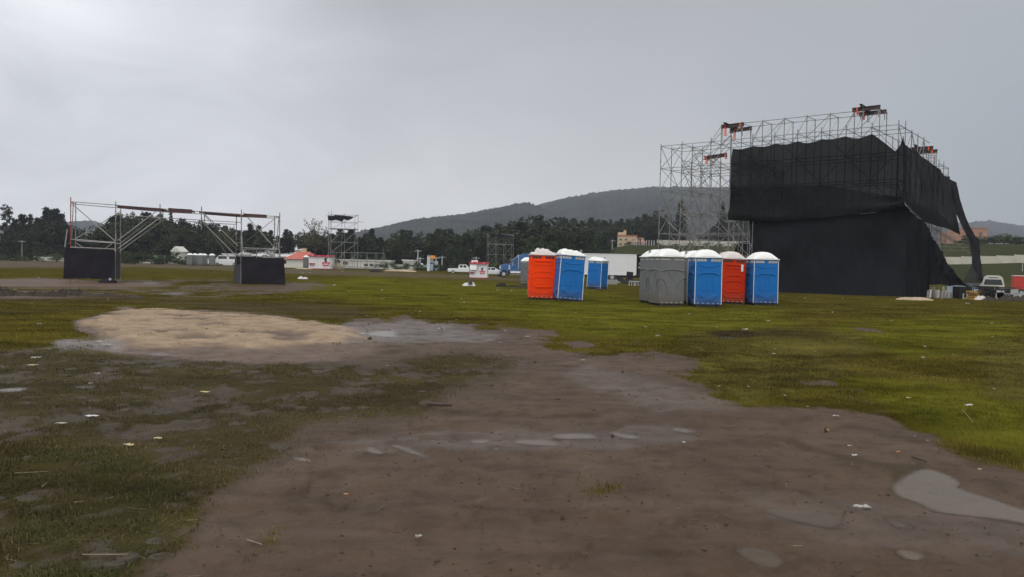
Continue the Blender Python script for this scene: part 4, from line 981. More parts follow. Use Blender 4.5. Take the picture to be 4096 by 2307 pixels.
for i in (1, 2, 3):
    yy = [0, 860, 872, 882, 891]; gf.led(gp(i, yy[i]), gp(i + 1, yy[i + 1]), 'steel_pale', .026); gf.led(gp(i, yy[i] + 12, 1), gp(i + 1, yy[i + 1] + 8, 1), 'steel', .024)
for i in (0, 1, 4, 5): gf.led(gp(i, gt[i]), gp(i, gb2[i], 1), 'steel_red' if i in (0, 5) else 'steel', .026); gf.led(gp(i, 958 + 3 * i), gp(i, 962 + 3 * i, 1), 'steel', .024)
gf.led(gp(0, 958), gp(1, 972), 'steel_pale', .03); gf.led(gp(0, 964, 1), gp(1, 976, 1), 'steel_pale', .026); gf.led(gp(0, 990), gp(1, 998), 'steel_pale', .026)
gf.led(gp(4, 993), gp(5, 998), 'steel_pale', .026); gf.led(gp(4, 999, 1), gp(5, 1002, 1), 'steel_pale', .026); gf.led(gp(4, 1026, 0), gp(5, 1033, 0), 'steel_pale', .03)
gf.brc(gp(0, 812), gp(1, 968), 'steel_pale', .03); gf.brc(gp(1, 846, 1), gp(0, 956, 1), 'steel_pale', .024); gf.brc(gp(0, 972, 1), gp(0, 993, 1, 30), 'steel'); gf.brc(gp(1, 968, 0, -4), gp(1, 997, 0, -44), 'steel_pale', .026)
gf.brc(gp(4, 852, 0, 8), gp(5, 1000, 0, -14), 'steel_pale', .028); gf.brc(gp(5, 876, 1), gp(4, 990, 1, 10), 'steel', .022); gf.brc(gp(5, 1000, 0, -12), gp(5, 1030, 0, -44), 'steel_pale', .026)
gf.brc(gp(2, 836), gp(1, 963, 0, 8), 'steel_pale', .028); gf.brc(gp(2, 846, 1), gp(1, 975, 1, -2), 'steel', .026); gf.brc(gp(2, 872), gp(1, 995, 0, 10), 'steel_pale', .028); gf.brc(gp(2, 882, 1), gp(1, 1006, 1, -4), 'steel_pale', .026)
gf.brc(gp(3, 846), gp(4, 985, 0, -14), 'steel_pale', .028); gf.brc(gp(3, 862, 1), gp(4, 1000, 1, -2), 'steel', .024); gf.brc(gp(3, 884), gp(4, 1025, 0, -22), 'steel_pale', .03); gf.brc(gp(3, 892, 1), gp(4, 1030, 1, -30), 'steel', .024)
# short leaning side tubes
gf.brc(gp(0, 918, 0, -14), gp(0, 990, 0, -23), 'steel_pale', .035); gf.brc(gp(0, 815, 0, 10), gp(0, 952, 0, 4), 'steel', .026); gf.brc(gp(1, 935, 0, 1), gp(1, 1006, 0, -3), 'steel_pale', .035); gf.brc(gp(4, 862, 0, -2), gp(4, 1025, 0, 4), 'steel_pale', .03)
gf.brc(gp(5, 970, 0, -6), gp(5, 1030, 0, 2), 'steel_pale', .035); gf.brc(gp(5, 870, 0, -4), gp(5, 1005, 0, -14), 'steel', .026); gf.post(gp(4, 1034, 0, 60), gp(4, 1000, 0, 60), 'steel'); gf.post(gp(5, 1034, 0, -22), gp(5, 995, 0, -22), 'steel')
gf.done()
# planks (parts of the gantry deck)
def plank(p, q, D0, D1, dh, dark=True):
    a, b = P(*p, D0), P(*q, D1); mid = (b - a).normalized(); back = V3((-mid.y, mid.x, 0)); back = back if back.y > 0 else -back
    mb = MB(); rows = []
    for k in range(5):
        o_ = back * (.5 * k) ; z_ = -.16 * 0
        for s0, s1 in ((0, .99),):
            c0 = a + o_; c1 = b + o_
            vs = []
            for P0 in (c0, c1):
                vs += [P0, P0 + back * .46, P0 + back * .46 + V3((0, 0, -.055)), P0 + V3((0, 0, -.055))]
            vs = [x_ - V3(ga.location) for x_ in vs]
            mb.add(vs, [(0, 1, 2, 3), (7, 6, 5, 4), (0, 4, 5, 1), (1, 5, 6, 2), (2, 6, 7, 3), (3, 7, 4, 0)])
    # toe board facing us
    vs = [x_ - V3(ga.location) for x_ in (a + V3((0, 0, .01)), b + V3((0, 0, .01)), b - V3((0, 0, dh)), a - V3((0, 0, dh)), a + V3((0, 0, .01)) + back * .04, b + V3((0, 0, .01)) + back * .04, b - V3((0, 0, dh)) + back * .04, a - V3((0, 0, dh)) + back * .04)]
    mb.add(vs, [(0, 3, 2, 1), (4, 5, 6, 7), (0, 1, 5, 4), (3, 7, 6, 2), (0, 4, 7, 3), (1, 2, 6, 5)])
    return mb.build('plank_deck', 'plank', ga)
plank((470, 824), (650, 836), 46.6, 47.2, .13); plank((673, 834), (767, 840), 47.0, 47.4, .25); plank((796, 846), (966, 858), 47.8, 48.4, .12); plank((974, 856), (1066, 861), 48.2, 48.6, .20)

# fabric walls of the two towers
def quadcloth(name, P4, D4, m, label, seed, wr=.03, n=40, k=26):
    """corner order: top left, top right, bottom right, bottom left"""
    c = [P(*p, d) for p, d in zip(P4, D4)]; rows = []
    for r_ in range(k):
        f_ = r_ / (k - 1); row = []
        for q_ in range(n):
            s_ = q_ / (n - 1); p = (c[0] * (1 - s_) + c[1] * s_) * (1 - f_) + (c[3] * (1 - s_) + c[2] * s_) * f_
            w_ = float(fbm(np.array(s_ * 6.), np.array(f_ * 3.), 3, seed)) - .5
            p = p + V3((0, -1, 0)) * w_ * wr * 2.5 + V3((0, 0, 1)) * (w_ * .10 * ((1 - f_) ** 4 + f_ ** 6))
            row.append(tuple(p))
        rows.append(row)
    mb = MB(); mb.grid(rows); o = mb.build(name, m, smooth=True); recenter(o); return tag(o, label, 'fabric wall')
quadcloth('fabric_wall', [(259, 993), (458, 1003), (455, 1118), (253, 1115)], [45.8, 46.4, 46.4, 45.8], 'cloth', 'black cloth wrapped round the front of the left gantry tower', 31)
quadcloth('fabric_wall', [(457, 1004), (482, 1013), (481, 1115), (455, 1118)], [46.4, 49.0, 49.0, 46.4], 'cloth_side', 'dark grey cloth on the narrow right side of the left gantry tower', 32)
quadcloth('fabric_wall', [(968, 1026), (1136, 1035), (1142, 1145), (966, 1139)], [48.2, 48.8, 48.8, 48.2], 'cloth', 'black cloth wrapped round the front of the right gantry tower', 33)
quadcloth('fabric_wall', [(940, 1029), (970, 1026), (966, 1139), (931, 1128)], [50.8, 48.2, 48.2, 50.8], 'cloth_side', 'thin grey cloth on the left side of the right gantry tower', 34)
quadcloth('fabric_scrap', [(945, 1024), (962, 1026), (961, 1056), (948, 1060)], [48.1, 48.1, 48.1, 48.1], 'cloth', 'bundle of black cloth hanging at the corner of the right gantry tower', 35)
# dark bag under the left tower
mb = MB(); rows = []
b0 = G(420, 1133)
for i in range(9):
    row = []
    for j in range(15):
        a_ = math.pi * j / 14; rr_ = .42 * math.sin(math.pi * (i + .5) / 9.0) ** .4; row.append((b0.x + (i / 8 - .5) * .95, b0.y + .3 - rr_ * .6 * math.cos(a_), b0.z + rr_ * .62 * math.sin(a_)))
    rows.append(row)
mb.grid(rows); o = mb.build('black_bag', 'cloth', smooth=True); recenter(o); tag(o, 'black bag with a pale badge lying under the left gantry tower', 'bag')
bd = MB(); bd.box((.28, -.28, .22), (.13, .01, .13), ry=.8); bd.build('badge', 'vent', o)
# ================================================================== portable toilets
def toilet(px, py, colr, rz, label, style='cross', roof='dome', lean=(0, 0), group='portable toilets on the grass', wfront=1.14, h=2.03, pipe=(.40, .42), D=None, detail=True, roofm=None, anchor='c', vents='pale'):
    """px,py: the photo pixel of the middle of the front bottom edge"""
    g0 = G(px, py) if D is None else down(P(px, py, D))
    w2 = wfront / 2
    # push the centre half a depth behind the front edge
    fx, fy = math.sin(rz), -math.cos(rz)          # where the front faces
    c = V3((g0.x - fx * w2, g0.y - fy * w2, 0)); c.z = gz(c)
    t_ = thing('portable_toilet', label, 'portable toilet', c, rz, group, lean)
    sk = MB(); sk.box((0, 0, .05), (wfront - .10, wfront - .10, .10)); sk.box((-w2 + .10, 0, .035), (.10, wfront + .10, .07)); sk.box((w2 - .10, 0, .035), (.10, wfront + .10, .07)); sk.build('skid', 'skid', t_)
    b = MB(); z0, z1 = .10, h
    b.box((0, 0, (z0 + z1) / 2), (wfront, wfront, z1 - z0), taper=.985)
    b.box((0, -w2 - .004, z0 + .035), (wfront - .02, .02, .07)); b.box((0, w2 + .004, z0 + .035), (wfront - .02, .02, .07))
    faces = [0, 1, 2, 3]
    def fp(face, u_, z, o_=0.0):
        k = 1 - .015 * (z - z0) / (z1 - z0); r_ = w2 * k + o_; u_ = u_ * k
        return {0: (u_, -r_, z), 1: (r_, u_, z), 2: (-u_, r_, z), 3: (-r_, -u_, z)}[face]
    def ridge_(face, pts, r_=.017):
        pp = [fp(face, p[0], p[1], .003) for p in pts]
        for a_, c_ in zip(pp, pp[1:]): b.bar(a_, c_, r_ * 1.45, 6)
    if detail:
        for fc in faces:
            if style == 'cross':
                ridge_(fc, [(-.46, 1.30), (-.26, 1.40), (.26, 1.40), (.46, 1.30)], .022)
                ridge_(fc, [(-.46, 1.26), (-.26, 1.35), (.26, 1.35), (.46, 1.26)], .012)
                ridge_(fc, [(-.42, 1.74), (-.2, 1.66), (.2, 1.66), (.42, 1.74)], .016)
                for x_ in (-.22, 0, .22):
                    ridge_(fc, [(x_ - .05, 1.27), (x_ - .05, .72), (x_ + .05, .72)], .008); b.box(fp(fc, x_, .70, .008), (.13, .03, .03) if fc % 2 == 0 else (.03, .13, .03))
                for s_ in (-1, 1):
                    ridge_(fc, [(-.42 * s_, .52), (.44 * s_, .17)], .018); ridge_(fc, [(-.44 * s_, .45), (.38 * s_, .13)], .018)
                ridge_(fc, [(-.42, .52), (-.40, .44), (-.16, .33)], .012); ridge_(fc, [(.42, .52), (.40, .44), (.16, .33)], .012)
                ridge_(fc, [(-.44, .16), (-.42, .26), (-.1, .36)], .012); ridge_(fc, [(.44, .16), (.42, .26), (.1, .36)], .012)
            elif style == 'panel':
                b.box(fp(fc, 0, 1.78, .02), (.80, .05, .08) if fc % 2 == 0 else (.05, .80, .08))
                for (za, zb, hw) in ((1.68, 1.60, .34), (1.16, 1.28, .30), (.94, 1.04, .32)):
                    ridge_(fc, [(-.44, za), (-hw, zb), (hw, zb), (.44, za)], .018)
                for (za, zb, hw) in ((.64, .56, .30), (.40, .31, .32), (.02 + .1, .20, .30)):
                    ridge_(fc, [(-.44, za), (-hw, zb), (hw, zb), (.44, za)], .018)
                ridge_(fc, [(-.2, .97), (.2, .97)], .010); ridge_(fc, [(-.2, .70), (.2, .70)], .010); ridge_(fc, [(-.5, 1.2), (-.5, .3)], .010); ridge_(fc, [(.5, 1.2), (.5, .3)], .010)
            else:                                   # leafy arches
                ridge_(fc, [(-.5, 1.43), (-.3, 1.49), (0, 1.51), (.3, 1.49), (.5, 1.43)], .024)
                ridge_(fc, [(-.17, 1.42), (-.10, 1.28), (-.02, 1.10)], .014); ridge_(fc, [(.20, 1.42), (.10, 1.28), (.03, 1.10)], .014)
                for s_ in (-1, 1):
                    q_ = [(.52, 1.14), (.44, 1.10), (.34, 1.02), (.26, .88), (.21, .70), (.20, .52)]
                    ridge_(fc, [(s_ * x_, z_) for x_, z_ in q_], .020)
                    q_ = [(.54, .94), (.48, .86), (.44, .74), (.47, .66), (.41, .58)]
                    ridge_(fc, [(s_ * x_, z_) for x_, z_ in q_], .012)
                ridge_(fc, [(-.5, .13), (.5, .13)], .012)
    b.build('body', colr, t_, bevel=.012 if detail else 0)
    # vents
    for fc in (faces if detail else (0,)):
        for s_ in (-1, 1):
            vm_ = MB()
            for q_ in range(3):
                x_ = s_ * (.10 + .145 * q_ + .06); zc = z1 - .10; d_ = (.125, .014, .105) if fc % 2 == 0 else (.014, .125, .105)
                if style == 'leaf': d_ = (d_[0], d_[1], .05)
                vm_.box(fp(fc, x_, zc, .006), d_)
            vm_.build('vent_screen', {'pale': 'vent', 'dull': 'skid'}[vents], t_)
    if style == 'cross' or style == 'panel':
        for x_ in (-1, 1):
            for y_ in (-1, 1):
                tr_ = MB(); k = w2 - .012; tr_.bar((x_ * (k + .014), y_ * (k + .014), z0), (x_ * (k + .014) * .985, y_ * (k + .014) * .985, z1), .016, 6); tr_.build('corner_trim', 'trim' if style == 'cross' else colr, t_)
    rv = MB()
    if detail:
        for q_ in range(5): rv.box((-.44 + .22 * q_, -w2 - .018, z0 + .05), (.03, .012, .03))
        rv.build('rivet_row', 'trim', t_)
    # roof
    R_ = MB(); e = w2 + .035
    R_.box((0, 0, z1 + .02), (2 * e, 2 * e, .05))
    n_ = 24 if detail else 12; rows = []
    for i in range(n_ + 1):
        y_ = -1 + 2 * i / n_; row = []
        for j in range(n_ + 1):
            x_ = -1 + 2 * j / n_
            if roof == 'dome':
                hz = .31 * (max(0, 1 - abs(x_) ** 2.3) ** .75) * (max(0, 1 - abs(y_) ** 4) ** .8)
                if abs(x_) < .62: hz += .012
            elif roof == 'broken':
                pr = float(np.interp(x_, [-1, -.9, -.86, -.63, -.62, -.55, .25, .85, 1], [.02, .06, .11, .06, .05, .26, .26, .10, .02])); hz = pr * (max(0, 1 - abs(y_) ** 6) ** .7)
                for xr in (-.4, 0.0, .38): hz += .045 * math.exp(-((x_ - xr) / .05) ** 2) * (abs(y_) < .93) * (pr > .05)
            else:
                pr = float(np.interp(x_, [-1, -.93, -.8, -.6, .5, .95, 1], [.02, .14, .22, .24, .18, .05, .02])); hz = pr * (max(0, 1 - abs(y_) ** 6) ** .7)
                for xr in (-.55, -.12, .32): hz += .030 * math.exp(-((x_ - xr) / .06) ** 2) * (abs(y_) < .93)
            row.append((x_ * (w2 + .005), y_ * (w2 + .005), z1 + .046 + hz))
        rows.append(row)
    R_.grid(rows); R_.build('roof', roofm or 'roof', t_, smooth=True)
    if pipe:
        pp = MB(); pp.bar((pipe[0], pipe[1], z1 - .2), (pipe[0], pipe[1], z1 + .33), .055, 10); pp.build('vent_pipe', 'pipe', t_)
    return t_
def U(side): return side
toilet(2167, 1198, 'orange', R(3), 'bright orange portable toilet with a broken ribbed white roof', 'panel', 'broken', (0, R(1.1)), roofm='roof_dull', pipe=None, vents='dull', wfront=1.16)
toilet(2279, 1204, 'blue', R(9), 'blue portable toilet tilted to the right, next to the bright orange one', 'cross', 'ribbed', (0, R(3.7)), pipe=(.50, .1), wfront=1.13)
toilet(2374, 1155, 'blue', R(-33), 'smaller looking blue portable toilet standing farther back right of the tilted one', 'cross', 'ribbed', (0, R(2.2)), pipe=(.30, .40), wfront=1.12)
toilet(2110, 1141, 'grey', R(2), 'grey portable toilet half hidden behind the bright orange one', 'leaf', 'dome', pipe=None)
toilet(2685, 1222, 'grey', R(12), 'nearest grey portable toilet, left end of the right hand cluster', 'leaf', 'dome', pipe=(.47, .0), wfront=1.13)
toilet(2640, 1212, 'grey', R(12), 'grey portable toilet behind the nearest grey one, its side showing left of it', 'leaf', 'dome', pipe=(-.42, -.25), wfront=1.13, D=None)
toilet(2790, 1213, 'grey', R(4), 'grey portable toilet squeezed behind the nearest blue one', 'leaf', 'dome', pipe=(-.45, -.1))
toilet(2742, 1206, 'blue', R(-4), 'blue portable toilet mostly hidden between the grey and blue ones', 'cross', 'dome', (0, R(3)), pipe=(-.1, .1))
toilet(2831, 1225, 'blue', R(3), 'blue portable toilet with domed roof, between the grey and the red ones', 'cross', 'dome', pipe=(.43, .35))
toilet(2929, 1215, 'red', R(6), 'shaded red orange portable toilet between the two blue ones', 'panel', 'dome', (0, R(1.5)), roofm='roof_dull', pipe=(-.35, .3), vents='dull', wfront=1.10)
toilet(3061, 1219, 'blue', R(4), 'rightmost blue portable toilet, in front of the black curtain', 'cross', 'dome', pipe=(.43, .35))
# paper note on the red one
nt_ = MB(); nt_.box((0, 0, 0), (.10, .01, .32)); o = nt_.build('paper_notice', 'white'); q = onplane(2969, 1074, G(2929, 1215), G(2929, 1215) + V3((1, .1, 0)), .04); o.location = q; tag(o, 'small pale notice on the edge of the shaded red orange portable toilet', 'notice')
for i, (px, wl, sh) in enumerate(((757, 'leftmost', 0), (778, 'second', .6), (800, 'third', .0), (815, 'fourth', .8), (846, 'lone', 0))):
    toilet(px, 1060 + i * .5 if i < 4 else 1062, 'grey', R(10), {0: 'leftmost of the far grey portable toilets', 1: 'second of the far grey portable toilets from the left', 2: 'third of the far grey portable toilets from the left', 3: 'fourth of the far grey portable toilets from the left', 4: 'far grey portable toilet standing apart at the right of its row'}[i],
           'leaf', 'dome', pipe=None, detail=False, D=152 + sh * 4, group='far grey portable toilets under the trees', wfront=1.06)
toilet(1225, 1078, 'grey', R(0), 'grey portable toilet peeking out left of the first white kiosk', 'leaf', 'dome', pipe=None, detail=False, D=140, group='far grey portable toilets under the trees', wfront=1.2)

# ================================================================== small scaffolds beyond
def tower(name, label, px, D, th, la, lb, nb, levels, top, extra_=None):
    g0 = down(P(px, 1060, D)); o = thing(name, label, 'scaffold', g0); F1 = Frame(o); a = V3((math.cos(th), math.sin(th), 0)); b = V3((-math.sin(th), math.cos(th), 0))
    q = lambda i, j, z: g0 + a * (la * i) + b * (lb * j) + V3((0, 0, z))
    return o, F1, q
# open tower over the kiosk
D1 = 137; sc1 = F_ / D1
t1, f1, q1 = tower('scaffold_tower', 'tall open scaffold tower with a torn black sheet on top, right of the kiosk', 1323, D1, R(22), 2.35, 3.0, 2, None, 9.6)
zt = lambda y: (1043 - y) / F_ * D1 + 1.6
Z1 = [0.5, 3.0, zt(969), zt(917), zt(889), zt(860)]
for i in range(3):
    for j in range(2): f1.post(q1(i, j, 0), q1(i, j, zt(854) + .3 * (i == 0)), r=.032)
for z in Z1:
    for i in range(2):
        for j in range(2): f1.led(q1(i, j, z), q1(i + 1, j, z), r=.028)
    for i in range(3): f1.led(q1(i, 0, z), q1(i, 1, z), r=.028)
for k in range(len(Z1) - 1):
    f1.brc(q1(0, 0, Z1[k]), q1(0, 1, Z1[k + 1]), r=.026); f1.brc(q1(0, 1, Z1[k]), q1(0, 0, Z1[k + 1]), r=.022)
    for i in (0, 1): f1.brc(q1(i, 0, Z1[k]), q1(i + 1, 0, Z1[k + 1]), 'steel_pale' if k < 3 else 'steel', r=.03)
f1.led(q1(2, 0, zt(884)), q1(2, 0, zt(884)) + V3((1.05, .2, -.15)), r=.028); f1.led(q1(0, 1, zt(860)), q1(0, 1, zt(860)) + V3((-.5, 0, .0)), r=.028)
f1.done()
dk = MB(); c0 = [q1(0, 0, Z1[3] + .08), q1(2, 0, Z1[3] + .08), q1(2, 1, Z1[3] + .08), q1(0, 1, Z1[3] + .08)]; c0 = [p - V3(t1.location) for p in c0]
dk.add([p for p in c0] + [p - V3((0, 0, .10)) for p in c0], [(0, 1, 2, 3), (7, 6, 5, 4), (0, 4, 5, 1), (1, 5, 6, 2), (2, 6, 7, 3), (3, 7, 4, 0)]); dk.build('deck', 'plank', t1)
def z2(L): return [(1150 + x * .2137, 820 + y * .2137) for x, y in L]
cloth('torn_sheet', z2([(752, 205), (860, 210), (890, 190), (1065, 205), (1235, 228)]), z2([(760, 295), (830, 300), (900, 285), (1025, 322), (1060, 270), (1110, 296), (1180, 275), (1235, 236)]), q1(0, 0, 0), q1(2, 0, 0), .3, 'cloth', 40, 12, .12, 41, 'torn black sheet strung across the top of the open scaffold tower')
# low platform frame
g2 = down(P(1330, 1080, 133)); t2 = thing('scaffold_platform', 'low unfinished scaffold platform beside the open scaffold tower', 'scaffold', g2); f2 = Frame(t2)
q2 = lambda i, j, z: g2 + V3((1, .10, 0)) * (1.42 * i) + V3((-.1, 1, 0)) * (2.6 * j) + V3((0, 0, z))
zq = lambda y: (1045 - y) / F_ * 135 + 1.6
for i in range(0, 7):
    for j in range(0, 3):
        if (i * 7 + j * 3) % 5 == 4 and i < 6: continue
        f2.post(q2(i, j, 0), q2(i, j, zq(1013) + (1.0 if i == 6 and j == 0 else .25 if (i + j) % 3 == 0 else .02)), r=.03)
for j in range(3):
    for i in range(6):
        f2.led(q2(i, j, zq(1013)), q2(i + 1, j, zq(1013)), r=.03)
        f2.led(q2(i, j, .45), q2(i + 1, j, .45), r=.03)
        if (i + j) % 2: f2.led(q2(i, j, 1.1), q2(i + 1, j, 1.1), r=.026)
        if j == 1: f2.led(q2(i, j, 1.7), q2(i + 1, j, 1.7), r=.026)
for i in range(7):
    for j in range(2): f2.led(q2(i, j, zq(1013)), q2(i, j + 1, zq(1013)), r=.026)
f2.brc(q2(1, 0, .4), q2(0, 0, 2.6), 'steel_pale', .03); f2.brc(q2(4, 0, 2.4), q2(5, 0, .4), 'steel_pale', .03); f2.brc(q2(5, 0, .3), q2(6, 0, 2.6), r=.026); f2.brc(q2(2, 0, 1.2), q2(4, 0, .3), 'steel_pale', .03)
f2.done()
bb_ = MB(); L_ = q2(3, 0, .25) - g2; bb_.box(tuple(L_), (8.6, .08, .10), rz=.1); bb_.build('base_beam', 'skid', t2)
# tower with ragged net, behind the truck
D3 = 150; t3, f3, q3 = tower('scaffold_tower', 'scaffold tower with ragged black netting on top behind the blue truck', 1953, D3, R(8), 1.62, 2.4, 3, None, 8)
z3 = lambda y: (1055 - y) / F_ * D3 + 1.6 + .6
Z3 = [z3(1062), z3(1021), z3(979), z3(940)]
for i in range(4):
    for j in range(2): f3.post(q3(i, j, 0), q3(i, j, z3(934)), r=.034)
for z in Z3:
    for i in range(3):
        for j in range(2): f3.led(q3(i, j, z), q3(i + 1, j, z), r=.028)
    for i in range(4): f3.led(q3(i, 0, z), q3(i, 1, z), r=.028)
zz = [.2] + Z3
for k in range(len(zz) - 1):
    for i in (0, 2): f3.brc(q3(i, 0, zz[k]), q3(i + 1, 0, zz[k + 1]), r=.028); f3.brc(q3(i + 1, 1, zz[k]), q3(i, 1, zz[k + 1]), r=.026)
    f3.brc(q3(1, 1, zz[k]), q3(2, 0, zz[k + 1]), r=.024)
f3.done()
def z3p(L): return [(1600 + x * .2619, 820 + y * .2619) for x, y in L]
cloth('ragged_net', z3p([(1345, 440), (1420, 445), (1500, 450), (1600, 458), (1715, 478)]), z3p([(1370, 465), (1420, 492), (1480, 480), (1510, 520), (1560, 510), (1600, 520), (1660, 525), (1690, 500), (1718, 515)]), q3(0, 0, 0), q3(3, 0, 0), .2, 'cloth', 40, 10, .1, 43, 'ragged black netting hanging from the tower behind the blue truck')
cloth('net_tail', z3p([(1690, 490), (1722, 495)]), z3p([(1690, 610), (1735, 590), (1745, 560)]), q3(0, 0, 0), q3(3, 0, 0), .1, 'net_grey', 10, 8, .05, 44, 'thin strip of netting at the right corner of the tower behind the truck')

# ================================================================== kiosks
def text(body, size, m, parent, loc, rot, italic=.0, name='lettering', ex=.004):
    c = bpy.data.curves.new(name, 'FONT'); c.body = body; c.size = size; c.extrude = ex; c.align_x = 'CENTER'; c.align_y = 'CENTER'; c.shear = italic; c.offset = size * .02
    o = bpy.data.objects.new(name, c); col.objects.link(o)
    dg = bpy.context.evaluated_depsgraph_get(); me = bpy.data.meshes.new_from_object(o.evaluated_get(dg)); bpy.data.objects.remove(o); bpy.data.curves.remove(c)
    o = bpy.data.objects.new(name, me); col.objects.link(o); me.materials.clear(); me.materials.append(M_[m]); o.parent = parent; o.location = loc; o.rotation_euler = rot; return o
def kiosk(px0, px1, ptop, pbot, D, rz, label, shutter=False):
    A_ = P(px0, pbot, D); B_ = P(px1, pbot, D); w = (B_.x - A_.x) / math.cos(rz); g = down((A_ + B_) / 2); h = P(px0, ptop, D).z - g.z
    h = max(h, 2.2); o = thing('kiosk', label, 'kiosk', g, rz); dp = 2.2
    b = MB(); b.box((0, dp / 2, (h - .25) / 2 + .08), (w * .94, dp, h - .25)); b.build('body', 'white', o)
    bs = MB(); bs.box((0, dp / 2, .05), (w * .95, dp + .02, .10)); bs.build('base', 'kred', o)
    r = MB(); r.box((0, dp / 2 - .1, h - .12), (w * 1.02, dp + .5, .24)); r.build('roof_band', 'kred', o)
    for x in (-.32, -.05, .3): m_ = MB(); m_.box((w * x, -.36 - .004, h - .12), (.16, .008, .10)); m_.build('band_mark', 'white', o)
    y = -.012
    def trap(cx, cz, s, txt=True):
        m_ = MB(); m_.prism([(cx - .62 * s, cz + .22 * s), (cx - .46 * s, cz - .32 * s), (cx + .46 * s, cz - .32 * s), (cx + .62 * s, cz + .22 * s), (cx + .62 * s, cz + .30 * s), (cx - .62 * s, cz + .30 * s)], y - .004, y + .02, 'Y'); m_.build('logo_panel', 'kred', o)
        text('Gallo', .42 * s, 'white', o, (cx, y - .012, cz - .02 * s), (R(90), 0, 0), .35)
    cx = w * .22; s = w * .26; cz = h * .36
    trap(cx, cz, s)
    k_ = MB(); zb = cz + .34 * s
    k_.prism([(cx - .22 * s, zb), (cx - .24 * s, zb + .30 * s), (cx - .30 * s, zb + .40 * s), (cx - .18 * s, zb + .62 * s), (cx + .28 * s, zb + .64 * s), (cx + .06 * s, zb + .36 * s), (cx + .20 * s, zb)], y - .004, y + .02, 'Y'); k_.build('dark_emblem', 'ink', o)
    t_ = MB()
    for q in range(5): t_.box((cx - .34 * s + q * .17 * s, y, cz - .46 * s), (.12 * s, .01, .05 * s))
    t_.build('small_print', 'ink', o)
    # service window on the left
    cx2 = -w * .33; s2 = s * .62; cz2 = h * .30
    sh = MB(); sh.box((cx2 - .02 * w, -.15, cz2 + .36 * s2), (w * .30, .34, .04)); sh.build('counter', 'kred', o)
    d_ = MB(); d_.box((cx2 - .36 * s2, y, cz2), (.22 * s2, .02, .5 * s2)); d_.build('dark_emblem', 'ink', o)
    trap(cx2 + .05 * s2, cz2, s2)
    t_ = MB()
    for q in range(4): t_.box((cx2 - .3 * s2 + q * .2 * s2, y, cz2 - .5 * s2), (.14 * s2, .01, .05 * s2))
    t_.build('small_print', 'ink', o)
    if shutter:
        f_ = MB(); f_.box((-w * .27, -.28, h * .68), (w * .38, .04, h * .36), rx=-.35); f_.build('awning_flap', 'white', o); f_ = MB(); f_.box((-w * .33, y, h * .62), (w * .36, .02, h * .26)); f_.build('hatch', 'dark', o)
        p_ = MB(); p_.box((-w * .25, 1.0, h + .12), (w * .36, .1, .26)); p_.build('roof_sign', 'white', o)
    else:
        f_ = MB(); f_.box((-w * .30, y, h * .56), (w * .34, .03, .02)); f_.box((-w * .12, y, h * .50), (.02, .03, h * .7)); f_.build('panel_joint', 'vent', o)
    return o
kiosk(1232, 1331, 1021, 1078, 137, R(3), 'larger white kiosk with a crimson roof band left of the open scaffold tower')
kiosk(1876, 1950, 1055, 1103, 105, R(-3), 'smaller white kiosk with an open flap and roof sign near the blue truck', True)

# ================================================================== blue truck, trailer
def wheel(parent, x, y, z, r=.52, w=.3, hub='chrome', side=-1):
    m_ = MB(); m_.bar((x, y - w / 2, z), (x, y + w / 2, z), r, 22); o = m_.build('wheel', 'tyre', parent, bevel=.03)
    h_ = MB(); h_.bar((x, y + side * w / 2, z), (x, y + side * (w / 2 + .03), z), r * .56, 16); h_.bar((x, y + side * w / 2, z), (x, y + side * (w / 2 + .09), z), r * .2, 10); h_.build('rim', hub, o)
    return o
DT = 125; tg = down(P(1990, 1105, DT)); sT = DT / F_     # metres per photo pixel
tr = thing('truck', 'blue conventional cab truck with high sleeper, parked behind the orange toilet', 'truck', tg, R(4)); px_ = lambda p: (p - 2020) * sT
wz = .50
# chassis side profile helpers: x runs backwards from the bumper, z up.  The near side is y=-1.15
def prof(name, pts, y0, y1, m_, par=tr, bevel=.04):
    mb = MB(); mb.prism([(a, b) for a, b in pts], y0, y1, 'Y'); return mb.build(name, m_, par, bevel=bevel)
hood = prof('hood', [(.45, 1.02), (.40, 1.55), (.55, 1.92), (1.1, 2.02), (1.95, 2.12), (1.95, 1.0)], -.62, .62, 'truck')
cab = prof('cab', [(1.95, .95), (1.95, 2.05), (2.35, 2.75), (2.60, 2.85), (3.2, 2.85), (3.2, .95)], -1.0, 1.0, 'truck')
slp = prof('sleeper', [(3.2, .95), (3.2, 2.85), (2.55, 2.83), (2.75, 3.02), (3.1, 3.28), (3.6, 3.52), (4.2, 3.68), (4.9, 3.76), (5.5, 3.78), (5.5, .95)], -1.12, 1.12, 'truck')
prof('chassis', [(.5, .55), (.5, .85), (8.0, .95), (8.0, .60)], -.45, .45, 'skid')
bu = MB(); bu.box((.12, 0, .60), (.22, 2.3, .42)); bu.build('bumper', 'chrome', tr, bevel=.05)
gr_ = MB(); gr_.box((.38, 0, 1.4), (.12, .9, .95)); gr_.build('grille', 'chrome', tr)
